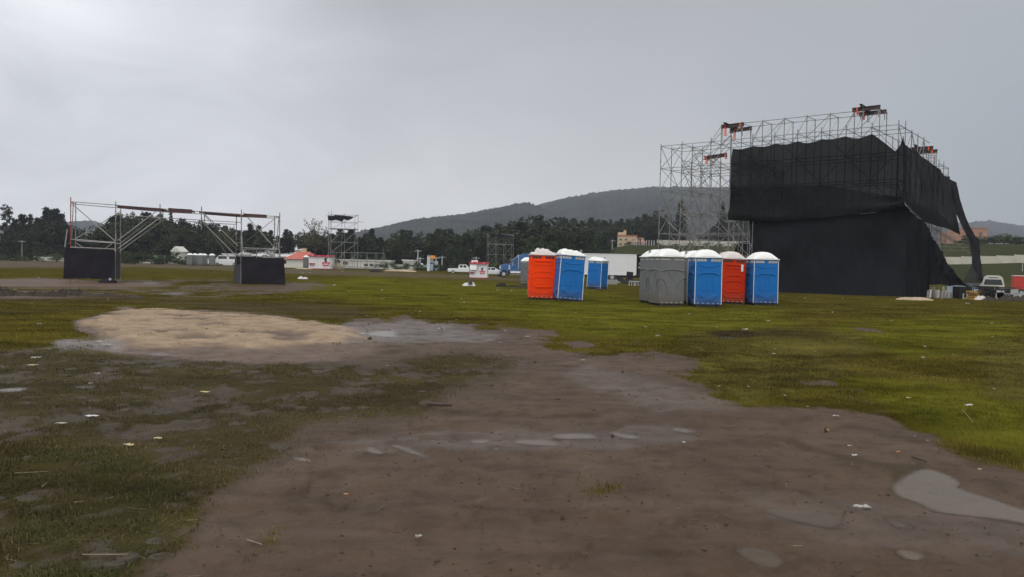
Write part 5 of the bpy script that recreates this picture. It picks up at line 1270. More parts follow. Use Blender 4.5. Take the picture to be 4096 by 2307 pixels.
for y_ in (-1, 1):
    fd_ = MB(); pts = [(.95 + .70 * math.cos(a), .55 + .78 * math.sin(a)) for a in np.linspace(math.pi * .98, 0, 12)]; inn = [(.95 + .60 * math.cos(a), .55 + .66 * math.sin(a)) for a in np.linspace(0, math.pi * .98, 12)]
    rows = [[(p[0], y_ * 1.16, p[1]) for p in pts], [(p[0], y_ * .62, p[1]) for p in pts]]; fd_.grid(rows)
    rows = [[(p[0], y_ * 1.16, p[1]) for p in pts], [(p[0], y_ * 1.16, p[1]) for p in inn[::-1]]]; fd_.grid(rows); fd_.build('fender', 'truck_lt', tr, smooth=False)
    hl = MB(); hl.bar((.28, y_ * .80, 1.42), (.50, y_ * .80, 1.42), .15, 14); hl.build('headlight', 'chrome', tr)
    wheel(tr, .95, y_ * .98, wz, .50, .28, side=y_); wheel(tr, 6.4, y_ * .95, wz, .5, .5, side=y_); wheel(tr, 7.5, y_ * .95, wz, .5, .5, side=y_)
    st_ = MB(); st_.bar((3.28, y_ * 1.10, 1.2), (3.28, y_ * 1.10, 3.55), .07, 10); st_.build('exhaust_stack', 'chrome', tr)
    tk = MB(); tk.bar((2.0, y_ * .95, .72), (5.2, y_ * .95, .72), .30, 14); tk.build('fuel_tank', 'chrome', tr)
    stp = MB(); stp.box((3.6, y_ * 1.12, 1.0), (3.4, .12, .05)); stp.box((3.6, y_ * 1.13, .48), (3.3, .1, .05)); stp.build('step', 'chrome', tr)
    ac = MB(); ac.box((1.85, y_ * .80, 1.55), (.30, .26, .75)); ac.build('air_cleaner', 'chrome', tr)
    mi_ = MB(); mi_.box((2.35, y_ * 1.32, 2.1), (.10, .22, .55)); mi_.bar((2.45, y_ * 1.0, 2.5), (2.4, y_ * 1.35, 2.35), .02); mi_.build('mirror', 'chrome', tr)
    dr = MB(); dr.box((2.62, y_ * 1.008, 1.62), (.78, .012, 1.1)); dr.build('door', 'truck', tr)
    wn_ = MB(); wn_.prism([(2.28, 2.1), (2.45, 2.58), (2.98, 2.58), (2.98, 2.1)], y_ * 1.004 - .008, y_ * 1.004 + .008, 'Y'); wn_.build('side_window', 'glass', tr)
ws = MB(); ws.add([(2.0 - .02, -.85, 2.16), (2.0 - .02, .85, 2.16), (2.31 - .02, .8, 2.70), (2.31 - .02, -.8, 2.70)], [(0, 1, 2, 3)]); ws.build('windshield', 'glass', tr)
vs_ = MB(); vs_.prism([(2.12, 2.72), (2.0, 2.60), (2.35, 2.82), (2.5, 2.90)], -.9, .9, 'Y'); vs_.build('sun_visor', 'chrome', tr)
tr.scale = (1.0, 1, 1.03)
# trailer
DR = 116; e0 = P(2120, 1017, DR); e1 = P(2604, 1019, DR); tL = e1.x - e0.x; gt_ = down(P(2120, 1100, DR)); zT = P(2400, 1016, DR).z - gt_.z; zB = P(2400, 1101, DR).z - gt_.z
tl = thing('semi_trailer', 'long white box trailer with its rear side door open, behind the toilets', 'trailer', gt_, math.atan2(e1.y - e0.y, tL))
xo = (2545 - 2120) / (2604 - 2120) * tL; xs_ = (2511 - 2120) / (2604 - 2120) * tL
b = MB(); b.box((xo / 2, 1.25, (zT + zB) / 2), (xo, 2.5, zT - zB)); b.build('box', 'white', tl)
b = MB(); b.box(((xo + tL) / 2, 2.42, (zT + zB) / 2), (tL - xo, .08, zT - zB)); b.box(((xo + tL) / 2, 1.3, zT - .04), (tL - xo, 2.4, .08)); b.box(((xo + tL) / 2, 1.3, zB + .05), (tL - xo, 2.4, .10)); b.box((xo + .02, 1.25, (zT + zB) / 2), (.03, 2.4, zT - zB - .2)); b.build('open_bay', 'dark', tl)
b = MB(); b.box((xs_, -.02, (zT + zB) / 2), (.06, .04, zT - zB - .02)); b.box((xo - .05, -.02, (zT + zB) / 2), (.12, .04, zT - zB - .02)); b.box((xo / 2, -.02, zB + .10), (xo, .04, .18)); b.box((xo / 2, -.02, zT - .06), (xo, .04, .10)); b.build('side_rail', 'trim', tl)
for q in range(int(xo / 1.22)):
    b = MB(); b.box((1.22 * (q + .5), -.008, (zT + zB) / 2), (.025, .014, zT - zB - .45)); b.build('panel_seam', 'trim', tl)
b = MB(); b.box((tL * .62, 1.25, zB - .18), (tL * .7, 1.2, .28)); b.build('underframe', 'skid', tl)
for x_ in (.60, .68):
    for y_ in (.25, 2.25): wheel(tl, tL * x_, y_, .52, .52, .5, 'vent', side=-1 if y_ < 1 else 1)
b = MB(); b.box((tL * .25, .5, (zB) / 2), (.14, .14, zB)); b.box((tL * .25, 2.0, zB / 2), (.14, .14, zB)); b.build('landing_leg', 'skid', tl)
# pale stickers inside the open bay
b = MB(); b.box((xo + .95, 2.37, (zT + zB) / 2 + .2), (.42, .02, .35), ry=.5); b.box((xo + .8, 2.37, (zT + zB) / 2 - .35), (.30, .02, .3)); b.build('sticker', 'roof_dull', tl)

# things around the trailer
def slab(name, px, py, wpx, hpx, D, m_, label, cat, dy=.1, ry=0, rz=0):
    g = down(P(px, py, D)); w_ = wpx / F_ * D; h_ = hpx / F_ * D
    mb = MB(); mb.box((0, 0, h_ / 2), (w_, dy, h_), ry=ry); o = mb.build(name, m_, bevel=.02); o.location = g; o.rotation_euler = (0, 0, rz); return tag(o, label, cat)
def heap(name, px, py, wpx, hpx, m_, label, cat, D=None, depth=.5, seed=0, rough=.35, peaks=3, lobes=None):
    g = G(px, py) if D is None else down(P(px, py, D)); Dd = g.y; w_ = wpx / F_ * Dd; h_ = hpx / F_ * Dd; rows = []
    n_, k_ = 28, 16; r_ = np.random.default_rng(seed + 900); off_ = r_.uniform(0, 50)
    for i in range(k_ + 1):
        row = []
        for j in range(n_ + 1):
            x = -1 + 2 * j / n_; y = -1 + 2 * i / k_
            rr_ = max(0, 1 - (abs(x) ** 2.2 + abs(y) ** 2.2))
            nn = float(fbm(np.array(x * peaks + off_), np.array(y * peaks * .7 + off_), 4, seed))
            z = (rr_ ** .55) * (1 - rough + rough * 2.2 * (nn - .25)) * h_
            if lobes: z = rr_ ** .3 * h_ * max(lh * max(0, 1 - ((x - lx) / lw) ** 2 - (y / .85) ** 2) ** .5 for lx, lw, lh in lobes) * (.82 + .5 * (nn - .4)) + (abs(math.sin(nn * 26)) - .5) * .06 * h_
            row.append((x * w_ / 2 * (1 + .12 * (nn - .5)), y * w_ / 2 * depth, max(z, 0) - (.03 if rr_ <= 0 else 0)))
        rows.append(row)
    mb = MB(); mb.grid(rows); o = mb.build(name, m_, smooth=True); o.location = g; return tag(o, label, cat)
slab('black_case', 2518, 1118, 26, 42, 108, 'tarp', 'tall dark panel leaning against the rear of the white trailer', 'panel', .3, .08)
heap('black_tarpaulin', 2475, 1127, 60, 24, 'tarp', 'black tarpaulin heap under the white trailer', 'tarpaulin', 104, .6, 1)
heap('black_tarpaulin', 2545, 1133, 110, 20, 'tarp', 'long crumpled black sheet on the grass below the open trailer bay', 'tarpaulin', 95, .5, 2, .6, 6)
heap('metal_scrap', 2575, 1118, 60, 14, 'skid', 'dark equipment jumble under the open trailer bay', 'scrap', 106, .5, 3, .9, 9)
def stack(px, py, wpx, n_, D, m_, label, cat='planks', th=.07, L=None, seed=0):
    g = down(P(px, py, D)); o = thing('board_stack', label, cat, g); r_ = random.Random(seed); w_ = wpx / F_ * D
    for k in range(n_):
        mb = MB(); mb.box((r_.uniform(-.15, .15), 0, .04 + k * (th + .035)), (w_ * r_.uniform(.75, 1), 1.0, th), rz=r_.uniform(-.04, .04)); mb.build('board', m_, o)
    return o
stack(2447, 1148, 62, 5, 88, 'vent', 'stack of weathered grey boards right of the farther blue toilet', seed=4)
fc_ = thing('barrier', 'low pale barrier with slanting legs left of the nearest grey toilet', 'barrier', down(P(2545, 1146, 76)))
mb = MB(); mb.box((0, 0, .46), (1.5, .06, .05)); mb.build('top_rail', 'white', fc_)
for k in range(7): mb = MB(); mb.bar((-.65 + .21 * k, 0, .44), (-.72 + .21 * k + .05 * (k % 3), .05, .0), .028, 6); mb.build('leg', 'white', fc_)

# ================================================================== cars
def car(px, py, D, L, label, kind='car', m_='white', rz=0, name='parked_car', cat='car', flip=False):
    o = thing(name, label, cat, down(P(px, py, D)), rz); f_ = -1 if flip else 1
    if kind == 'pickup': body = [(-.5, .35), (-.5, .92), (-.12, .95), (-.04, 1.0), (.5, .95), (.5, .35)]; gh = [(-.14, .93), (-.10, 1.62), (.14, 1.66), (.27, .98)]
    elif kind == 'van': body = [(-.5, .3), (-.5, 1.2), (.42, 1.15), (.5, .95), (.5, .3)]; gh = [(-.5, 1.15), (-.49, 2.1), (.26, 2.1), (.42, 1.15)]
    else: body = [(-.5, .32), (-.5, .85), (-.46, .93), (.2, .95), (.46, .82), (.5, .7), (.5, .32)]; gh = [(-.44, .9), (-.32, 1.42), (.05, 1.46), (.26, .92)]
    b = MB(); b.prism([(f_ * x * L, z) for x, z in body], -.85, .85, 'Y'); b.build('body', m_, o, bevel=.06)
    b = MB(); b.prism([(f_ * x * L, z) for x, z in gh], -.74, .74, 'Y'); c = b.build('cabin', m_, o, bevel=.05)
    x0 = sum(p[0] for p in gh) / 4 * L; zc = (gh[0][1] + gh[1][1]) / 2 + .06; w_ = (gh[2][0] - gh[1][0]) * L
    for s_ in (-.27, .27):
        for y_ in (-1, 1): b = MB(); b.box((f_ * (x0 + s_ * w_), y_ * .745, zc), (w_ * .42, .02, (gh[1][1] - gh[0][1]) * .62)); b.build('window', 'glass', o)
    for x_ in (-.31, .31):
        for y_ in (-.78, .78): wheel(o, f_ * x_ * L, y_, .32, .32, .2, side=1 if y_ > 0 else -1)
    return o
car(1848, 1097, 136, 4.9, 'white pickup truck parked left of the smaller kiosk', 'pickup', name='pickup_truck', cat='pickup', flip=False)
car(1970, 1101, 132, 4.3, 'white estate car parked between the smaller kiosk and the blue truck', rz=R(12))
car(905, 1064, 158, 5.2, 'white van standing behind the left side of the right gantry tower', 'van', name='van', cat='van', rz=R(14), flip=True)
car(845, 1060, 166, 4.2, 'pale car half hidden behind the far grey portable toilets')
car(1662, 1083, 163, 4.2, 'pale car hidden in roadside bushes below the small sign', flip=True)
car(1735, 1088, 163, 4.2, 'light grey car among the roadside bushes right of the small sign', m_='bluegrey')
bx = down(P(3972, 1150, 66)); ob = thing('white_car', 'white car with the rounded body of a small bus, seen from behind beyond the scrap pile on the right', 'white_car', bx, R(-31))  # a white car, given the body shape of a small bus
mb = MB(); mb.prism([(-.80, .2), (-.82, 1.0), (-.68, 1.62), (-.45, 1.78), (.45, 1.78), (.68, 1.62), (.82, 1.0), (.80, .2)], 0, 3.6, 'Y'); mb.build('body', 'offwhite', ob, bevel=.05)
mb = MB(); mb.prism([(-.70, 1.0), (-.58, 1.46), (.58, 1.46), (.70, 1.0)], -.02, .02, 'Y'); mb.build('rear_window', 'glass', ob)
mb = MB(); mb.box((0, -.01, 1.63), (.7, .03, .05)); mb.build('lamp_bar', 'ink', ob)
rdb = down(P(4118, 1148, 72)); rb = thing('red_truck_box', 'red truck body at the right edge of the photo', 'truck', rdb, R(-28))
mb = MB(); mb.box((.35, 1, 1.22), (3.3, 2, 1.35)); mb.build('body', 'redcar', rb); mb = MB(); mb.box((.35, 1, 1.93), (3.34, 2.04, .07)); mb.build('roof', 'trim', rb); mb = MB(); mb.box((.2, 1, .42), (2.6, 1.6, .3)); mb.build('underframe', 'skid', rb)
for x_ in (-.6, 1.2): wheel(rb, x_, .1, .38, .38, .25, 'vent')
slab('pale_van', 3892, 1130, 96, 40, 84, 'bluegrey', 'long pale van body behind the hanging strip on the right', 'van', 2)
slab('parked_trailer', 3838, 1132, 60, 34, 88, 'bluegrey', 'pale vehicle seen under the scaffold at the right of the stage', 'vehicle', 2)

# ================================================================== buildings
def building(name, label, px0, px1, ytop, ybot, D, m_, depth=8, roof=None, wins=(), rz=0, cat='building', roofm='tile', parapet=None):
    A_ = P(px0, ybot, D); B_ = P(px1, ybot, D); g = down((A_ + B_) / 2); w_ = (B_ - A_).length; h_ = P((px0 + px1) / 2, ytop, D).z - g.z
    o = thing(name, label, cat, g, rz); sx = lambda p: (p - (px0 + px1) / 2) / (px1 - px0) * w_; sz = lambda y: h_ - (y - ytop) / F_ * D
    b = MB(); b.box((0, depth / 2, h_ / 2 - .5), (w_, depth, h_ + 1)); b.build('wall', m_, o)
    for (a, b_, y0, y1) in wins:
        wd = MB(); wd.box(((sx(a) + sx(b_)) / 2, -.02, (sz(y0) + sz(y1)) / 2), (sx(b_) - sx(a), .08, sz(y0) - sz(y1))); wo_ = wd.build('window', 'glass', o)
        sl = MB(); sl.box(((sx(a) + sx(b_)) / 2, -.06, sz(y1) - .06), (sx(b_) - sx(a) + .2, .16, .10)); sl.build('sill', m_, wo_)
    if roof == 'gable':
        r = MB(); r.prism([(-.5, h_ + .02), (depth / 2, h_ + depth * .16), (depth + .5, h_ + .02)], -w_ / 2 - .4, w_ / 2 + .4, 'X'); r.build('roof', roofm, o)
    elif roof == 'hip':
        r = MB(); e = .5; z_ = h_ + depth * .18; r.add([(-w_ / 2 - e, -e, h_), (w_ / 2 + e, -e, h_), (w_ / 2 + e, depth + e, h_), (-w_ / 2 - e, depth + e, h_), (-w_ / 4, depth / 2, z_), (w_ / 4, depth / 2, z_)], [(0, 1, 5, 4), (1, 2, 5), (2, 3, 4, 5), (3, 0, 4), (3, 2, 1, 0)]); r.build('roof', roofm, o)
    elif roof == 'flat':
        r = MB(); r.box((0, depth / 2, h_ + .12), (w_ + .5, depth + .5, .22)); r.build('roof', roofm, o)
    return o, sx, sz, h_, w_
o, sx, sz, h_, w_ = building('cream_house', 'two storey cream house on top of the grass slope above the white trailer', 2470, 2546, 945, 982, 248, 'cream', 9, 'flat', ((2477, 2488, 957, 963), (2498, 2509, 957, 963), (2476, 2488, 975, 981), (2496, 2508, 975, 981), (2526, 2532, 958, 961), (2535, 2540, 959, 963)), R(-8), roofm='tile')
m2 = MB(); m2.box((-w_ * .32, 5, h_ + .7), (w_ * .34, 5, 1.1)); m2.box((-w_ * .12, 5, h_ + 1.0), (.9, 1.2, 1.9)); m2.build('upper_storey', 'cream', o)
m2 = MB(); m2.box((w_ * .68, 4.5, h_ * .40), (w_ * .38, 7, h_ * .84)); m2.build('side_wing', 'cream', o)
m2 = MB(); m2.box((w_ * .68, 4.5, h_ * .84), (w_ * .42, 7.5, .2)); m2.build('wing_roof', 'tile', o)
o, sx, sz, h_, w_ = building('low_house', 'small hut with a dull tiled roof beside the cream house', 2540, 2580, 972, 984, 240, 'wall', 5, 'hip', (), 0)
bush(2557, 954, 26, 238, 'dark reddish rounded shrub in front of the cream house')
for i in range(9):
    g = down(P(2536 + 10 * i, 980, 236)); mb = MB(); mb.box((0, 0, .8), (.22, .22, 1.6)); o = mb.build('fence_post', 'concrete'); o.location = g; tag(o, 'pale fence post on the slope right of the cream house', 'post', 'fence posts on the slope by the cream house')
# long walls
def longwall(label, pts, h, m_, th=.25):
    g = [down(P(x, 1000, d)) for x, d in pts]; c = sum(g, V3()) / len(g); o = thing('boundary_wall', label, 'wall', c)
    for a, b in zip(g, g[1:]):
        a = a - c; b = b - c; L = (b - a); n_ = max(1, int(L.length / 3)); 
        for k in range(n_):
            p = a + L * (k / n_); q = a + L * ((k + 1) / n_); zb = min(p.z, q.z) - .6; zt_ = (p.z + q.z) / 2 + h
            mb = MB(); d = (q - p); d.z = 0; nrm = V3((-d.y, d.x, 0)).normalized() * th / 2
            mb.add([V3((v_.x, v_.y, z_)) for z_ in (zb, zt_) for v_ in (p - nrm, q - nrm, q + nrm, p + nrm)], [(3, 2, 1, 0), (4, 5, 6, 7), (0, 1, 5, 4), (1, 2, 6, 5), (2, 3, 7, 6), (3, 0, 4, 7)]); mb.build('panel', m_, o)
            pp = MB(); pp.box((p.x, p.y, (zb + zt_ + .1) / 2), (.18, .34, zt_ + .1 - zb)); pp.build('pillar', m_, o)
longwall('long pale wall along the top of the slope behind the stage scaffold', [(2628, 250), (2760, 250), (2900, 250), (3060, 250)], 1.75, 'wall')
longwall('long pale wall at the foot of the green hill on the right', [(3700, 166), (3850, 164), (4062, 162), (4180, 161)], 1.55, 'wall')
longwall('cream wall section under the trees left of the gantry', [(138, 182), (200, 184), (262, 186)], 1.0, 'offwhite')
building('long_shed', 'pale shed roof glimpsed left of the gantry under the trees', 136, 196, 1014, 1028, 190, 'offwhite', 5, 'flat', roofm='tile')
o, sx, sz, h_, w_ = building('brick_house', 'pink brick building on the hill at the far right', 3882, 3952, 914, 976, 245, 'brick', 10, None, ((3914, 3929, 930, 941), (3921, 3930, 954, 975), (3934, 3942, 956, 974)), R(8))
m2 = MB(); m2.box((-w_ * .85, 6, h_ * .40), (w_ * .7, 8, h_ * .84)); m2.box((w_ * .66, 6, h_ * .32), (w_ * .4, 8, h_ * .66)); m2.build('side_wing', 'brick', o)
m2 = MB(); m2.box((w_ * .95, 8, h_ * .32), (w_ * .34, 8, h_ * .62)); m2.build('annex', 'offwhite', o)
m2 = MB(); m2.box((0, 5, h_ + .05), (w_ + .3, 10.4, .25)); m2.build('parapet', 'brick', o)
building('blue_shed', 'pale blue sheet metal shed at the right edge', 4070, 4200, 1070, 1100, 160, 'bluegrey', 5, 'flat', roofm='bluegrey')
building('white_shed', 'small white shed at the right edge on the green hill', 4068, 4130, 1032, 1056, 178, 'offwhite', 4, 'flat', ((4080, 4090, 1040, 1048),), roofm='vent')
# left and middle background
o, sx, sz, h_, w_ = building('white_house', 'white gabled house among the trees left of the far grey toilets', 684, 724, 1008, 1054, 172, 'offwhite', 2.4, None, ((700, 706, 1017, 1024), (688, 694, 1020, 1027)), R(-12))
m2 = MB(); m2.prism([(-w_ / 2 - .2, h_), (-w_ * .05, h_ + 1.2), (w_ / 2 + .2, h_)], -.3, 2.7, 'Y'); m2.build('roof', 'offwhite', o)
building('white_shed', 'small white shed just left of the far white house', 616, 630, 1018, 1046, 176, 'offwhite', 4, 'flat', roofm='vent')
building('long_shed', 'long white shed behind the foot of the trees left of the white house', 560, 676, 1040, 1052, 178, 'offwhite', 5, 'flat', roofm='vent')
building('warehouse', 'white warehouse with a dark window right of the far grey toilets', 892, 942, 1020, 1068, 172, 'white', 10, 'flat', ((920, 932, 1030, 1041),), roofm='trim')
building('long_warehouse', 'long low white roofed warehouse behind the right gantry tower', 955, 1200, 1027, 1060, 185, 'offwhite', 16, 'gable', roofm='white')
o, sx, sz, h_, w_ = building('red_roof_house', 'cream hall with a red hipped roof left of the larger kiosk', 1145, 1238, 1038, 1068, 158, 'offwhite', 9, 'hip', (), 0)
m2 = MB(); m2.box((0, 4.5, h_ + 1.8), (1.0, 1.0, 1.0)); m2.build('roof_lantern', 'cream', o)
longwall('pale low wall in front of the red roofed hall', [(1120, 150), (1245, 150)], .7, 'offwhite')
o, sx, sz, h_, w_ = building('long_white_building', 'long white building with dark windows behind the low scaffold platform', 1362, 1560, 1045, 1078, 160, 'offwhite', 8, 'flat', ((1456, 1472, 1056, 1066), (1478, 1494, 1056, 1066), (1500, 1510, 1058, 1066), (1372, 1392, 1050, 1062)), R(3), roofm='white')
building('white_shed', 'small white shed right of the long white building', 1612, 1652, 1045, 1062, 160, 'offwhite', 5, 'flat', roofm='white')
building('white_wall', 'low white roadside wall right of the low scaffold platform', 1560, 1640, 1060, 1076, 156, 'offwhite', .4, None)
building('grey_shed', 'flat pale roofed shed behind the white pickup', 1800, 1830, 1078, 1084, 165, 'offwhite', 4, 'flat', roofm='white')
heap('sand_heap', 1345, 1094, 60, 26, 'sand', 'brown earth heap beneath the low scaffold platform', 'heap', 139, .6, 51)
heap('plastic_sack', 1343, 1070, 26, 14, 'bag', 'white sack on the earth heap under the low scaffold platform', 'sack', 141, .6, 52)
heap('sand_heap', 1215, 1079, 70, 5, 'sand', 'low strip of pale sand left of the larger kiosk', 'sand', 132, .6, 53, .2)
heap('sand_heap', 1600, 1096, 130, 8, 'sand', 'long strip of pale sand right of the low scaffold platform', 'sand', 128, .4, 54, .2)
heap('black_tarpaulin', 1505, 1094, 56, 12, 'tarp', 'black tarpaulin bundle at the right foot of the low scaffold platform', 'tarpaulin', 112, .5, 55, .6)
# sign and poles
sg = down(P(1722, 1080, 150)); s_ = thing('roadside_sign', 'tall two panel sign with an orange board and pale blue panels by the road', 'sign', sg); k150 = 150 / F_
mb = MB(); mb.box((-8.5 * k150, 0, 1.55), (10 * k150, .2, 3.1)); mb.build('pale_panel', 'white', s_)
mb = MB(); mb.box((7.5 * k150, 0, 2.75), (19 * k150, .22, 13 * k150)); mb.build('orange_board', 'orange_sign', s_)
mb = MB(); mb.box((4 * k150, .02, 1.25), (13 * k150, .18, 2.2)); mb.build('lower_panel', 'bluegrey', s_)
mb = MB(); mb.box((-8.5 * k150, -.11, 2.95), (10 * k150, .02, .22)); mb.build('header_strip', 'truck', s_)
mb = MB()
for i, z in enumerate((2.4, 2.0, 1.6, 1.1)): mb.box((-8.5 * k150, -.11, z), (5 * k150, .02, .12), ry=.3 * (-1) ** i)
mb.box((5 * k150, -.08, 2.1), (4 * k150, .02, .3)); mb.box((4 * k150, -.08, 1.55), (10 * k150, .02, .3)); mb.build('dark_marks', 'ink', s_)
def pole(px, ytop, D, label, lamp=False, r=.13):
    g = down(P(px, 1060, D)); h = P(px, ytop, D).z - g.z; o = thing('utility_pole', label, 'pole', g); mb = MB(); mb.bar((0, 0, 0), (0, 0, h), r, 8, r * .7); mb.build('pole', 'concrete', o)
    mb = MB(); mb.box((0, 0, h - .3), (1.6, .1, .1)); mb.build('crossarm', 'concrete', o)
    if lamp: mb = MB(); mb.box((.0, 0, h * .55), (.9, .3, .7)); mb.build('transformer', 'vent', o)
pole(1671, 1000, 165, 'pale concrete pole behind the roadside bushes, left one of a pair'); pole(1680, 1030, 165, 'shorter pale pole beside the left concrete pole')
pole(1744, 1028, 168, 'concrete pole carrying a pale box right of the small sign', True); pole(1768, 1025, 168, 'plain concrete pole farther right of the small sign'); pole(1904, 1028, 160, 'concrete pole rising behind the smaller kiosk')
pole(2447, 960, 210, 'lone pale pole on the wooded slope left of the cream house', r=.1); pole(2207, 970, 200, 'thin pole in front of the dark wood above the toilets', r=.06); pole(88, 962, 175, 'thin pole in front of the pines near the left edge', r=.06)
pole(4090, 1035, 150, 'thin dark pole at the right edge above the pale wall', r=.06)

# ================================================================== debris by the stage corner
rp = random.Random(5)
def upright(px, py, top, D, lean_, m_, label, w_=.07, group='steel uprights stored at the stage corner'):
    g = down(P(px, py, D)); h = (py - top) / F_ * D; mb = MB(); mb.box((0, 0, h / 2), (w_, w_, h)); o = mb.build('steel_upright', m_, bevel=.006); o.location = g; o.rotation_euler = (rp.uniform(-.06, .06), lean_, rp.uniform(0, 1)); tag(o, label, 'upright', group)
for k in range(24):
    x = 3718 + k * 4.1 + rp.uniform(-2, 2)
    upright(x, 1180 + rp.uniform(-3, 4), 1141 + rp.uniform(0, 16), 56 + rp.uniform(-1, 1), rp.uniform(-.10, .12), rp.choice(['steel_pale', 'steel', 'vent', 'roof_dull']), 'thin steel upright standing in the dense row under the flared curtain')
upright(3711, 1189, 1157, 54, 0, 'steel_pale', 'single pale upright at the left end of the row under the flared curtain', .09)
upright(3768, 1190, 1160, 54, 0, 'steel_pale', 'single pale upright in front of the dense row of uprights', .09)
upright(3853, 1191, 1168, 54, .06, 'steel_pale', 'left of the two short pale posts in front of the dark box', .09); upright(3868, 1191, 1168, 54, .08, 'steel_pale', 'right of the two short pale posts in front of the dark box', .09)
upright(3919, 1163, 1130, 58, 0, 'steel_pale', 'pale upright right of the triangular cloth flap', .12)
slab('dark_box', 3848, 1189, 50, 44, 56, 'tarp', 'dark grey box standing at the right end of the steel uprights', 'box', .9)
stack(3903, 1190, 54, 4, 54, 'timber', 'stack of yellow timber beside the dark box right of the stage', th=.13, seed=8)
heap('timber_pile', 3925, 1190, 54, 18, 'roof_dull', 'pinkish pile of broken boards in front of the yellow timber', 'scrap', 53, .5, 61, .5)
heap('scrap_pile', 4040, 1196, 220, 22, 'clod', 'low dark pile of scrap at the right edge of the field', 'scrap', 52, .35, 62, .9, 9)
def crate(px, py, wpx, hpx, D, label, rz=0, seed=0):
    g = down(P(px, py, D)); w_ = wpx / F_ * D; h_ = hpx / F_ * D; o = thing('steel_rack', label, 'rack', g, rz); d_ = 1.1
    f_ = MB()
    for x_ in (-w_ / 2, w_ / 2):
        for y_ in (0, d_): f_.bar((x_, y_, 0), (x_, y_, h_), .035, 6)
    for z_ in (.12, h_ * .55, h_ - .03):
        f_.bar((-w_ / 2, 0, z_), (w_ / 2, 0, z_), .03, 6); f_.bar((-w_ / 2, d_, z_), (w_ / 2, d_, z_), .03, 6); f_.bar((-w_ / 2, 0, z_), (-w_ / 2, d_, z_), .03, 6); f_.bar((w_ / 2, 0, z_), (w_ / 2, d_, z_), .03, 6)
    f_.build('frame', 'skid', o); r_ = random.Random(seed)
    c_ = MB()
    for k in range(70): 
        z_ = .1 + r_.random() * h_ * .85; c_.box((r_.uniform(-.1, .1), r_.uniform(.1, d_ - .1), z_), (w_ * r_.uniform(.6, .98), .06, .05), rz=r_.uniform(-.08, .08), ry=r_.uniform(-.04, .04))
    c_.build('stored_bars', 'skid', o)
    c_ = MB()
    for k in range(7): c_.box((r_.uniform(-w_ * .4, w_ * .4), -.02, .1 + r_.random() * h_ * .8), (r_.choice([.06, .5]), .04, r_.choice([.35, .05])))
    c_.build('pale_bars', 'vent', o)
crate(3962, 1192, 60, 52, 53, 'left steel rack filled with scaffold parts at the right of the field', .05, 1); crate(4042, 1194, 68, 50, 52.5, 'right steel rack with a pale grille near the right edge', -.05, 2); crate(4003, 1192, 22, 46, 52, 'narrow steel rack between the two wider racks', 0, 3)
heap('sand_heap', 3660, 1198, 150, 13, 'sand', 'low heap of pale sand in front of the flared curtain', 'sand', None, .4, 63, .35)
heap('earth_clod', 3672, 1194, 16, 6, 'clod', 'dark clod on the low sand heap by the flared curtain', 'clod', None, .6, 64, .6)

# ================================================================== litter, clods, sticks
heap('plastic_bag', 1875, 1146, 56, 19, 'bag', 'large crumpled white plastic bag with a dark print on the grass', 'plastic bag', None, .8, 71, .55, 3, [(-.45, .5, .8), (.30, .60, 1.15), (.75, .25, .7)])
o = heap('plastic_sheet', 1211, 1117, 42, 11, 'bag', 'flat white plastic bag lying right of the right gantry tower', 'plastic bag', None, .7, 72, .4, 3, [(-.45, .55, 1.1), (.5, .5, .8)])
pr_ = heap('dark_print', 1881, 1146.6, 17, 17, 'ink', 'dark patch lying on the big white plastic bag', 'print', None, .9, 73, .3, 2); pr_.location.z += .18
heap('black_cloth_pile', 2005, 1149, 44, 18, 'tarp', 'crumpled black cloth pile left of the half hidden grey toilet', 'cloth', None, .7, 74, .9, 5)
heap('black_cloth_pile', 2070, 1150, 130, 8, 'tarp', 'long flat black cloth trailing behind the orange toilet', 'cloth', None, .4, 75, .8, 8)
def scrap(px, py, wpx, hpx, label, m_='paper', cat='litter', name='paper_scrap', seed=None, group=None, rz=None):
    g = G(px, py); w_ = wpx / F_ * g.y * .8; h_ = hpx / F_ * g.y * .8; r_ = random.Random(seed if seed is not None else int(px)); n_ = 7; rows = []
    sk_ = [r_.uniform(-1, 1) for _ in range(40)]
    for i in range(4):
        row = []
        for j in range(n_):
            x = (j / (n_ - 1) - .5) * w_ * (1 - .25 * abs(sk_[i])); y = (i / 3 - .5) * w_ * .7 * (.6 + .4 * sk_[10 + j])
            row.append((x + sk_[20 + i] * .06 * w_, y, max(0, .012 + h_ * .55 * (.5 + .5 * sk_[(i * 5 + j * 3) % 40]))))
        rows.append(row)
    mb = MB(); mb.grid(rows); o = mb.build(name, m_, smooth=False); so = o.modifiers.new('t', 'SOLIDIFY'); so.thickness = .004; o.location = g + V3((0, 0, .025)); o.rotation_euler = (0, 0, (r_.uniform(-.4, .4) if rz is None else rz)); return tag(o, label, cat, group)
scrap(415, 1372, 66, 10, 'torn white sheet in the mud left of the sand patch, upper of two', seed=1); scrap(425, 1385, 52, 7, 'white strip in the mud left of the sand patch, lower of two', seed=2)
scrap(145, 1438, 44, 12, 'crumpled pale plastic at the left edge below the grass', seed=3); scrap(130, 1468, 46, 6, 'yellow and white wrapper near the left edge', 'paper_y', seed=4)
scrap(390, 1505, 24, 14, 'round white scrap on the muddy grass left of the middle puddles', seed=5); scrap(362, 1543, 22, 8, 'white scrap beside a thin puddle at left', seed=6)
scrap(366, 1676, 72, 12, 'white plastic knife shaped piece on the muddy grass at left', 'bag', seed=7); scrap(245, 1706, 60, 10, 'pale paper strip left of the white plastic piece', seed=8)
scrap(515, 1796, 66, 20, 'muddy pale rag in the trampled grass at left', 'paper_y', seed=9); scrap(632, 1768, 42, 12, 'yellowish torn paper at the edge of the trampled grass', 'paper_y', seed=10)
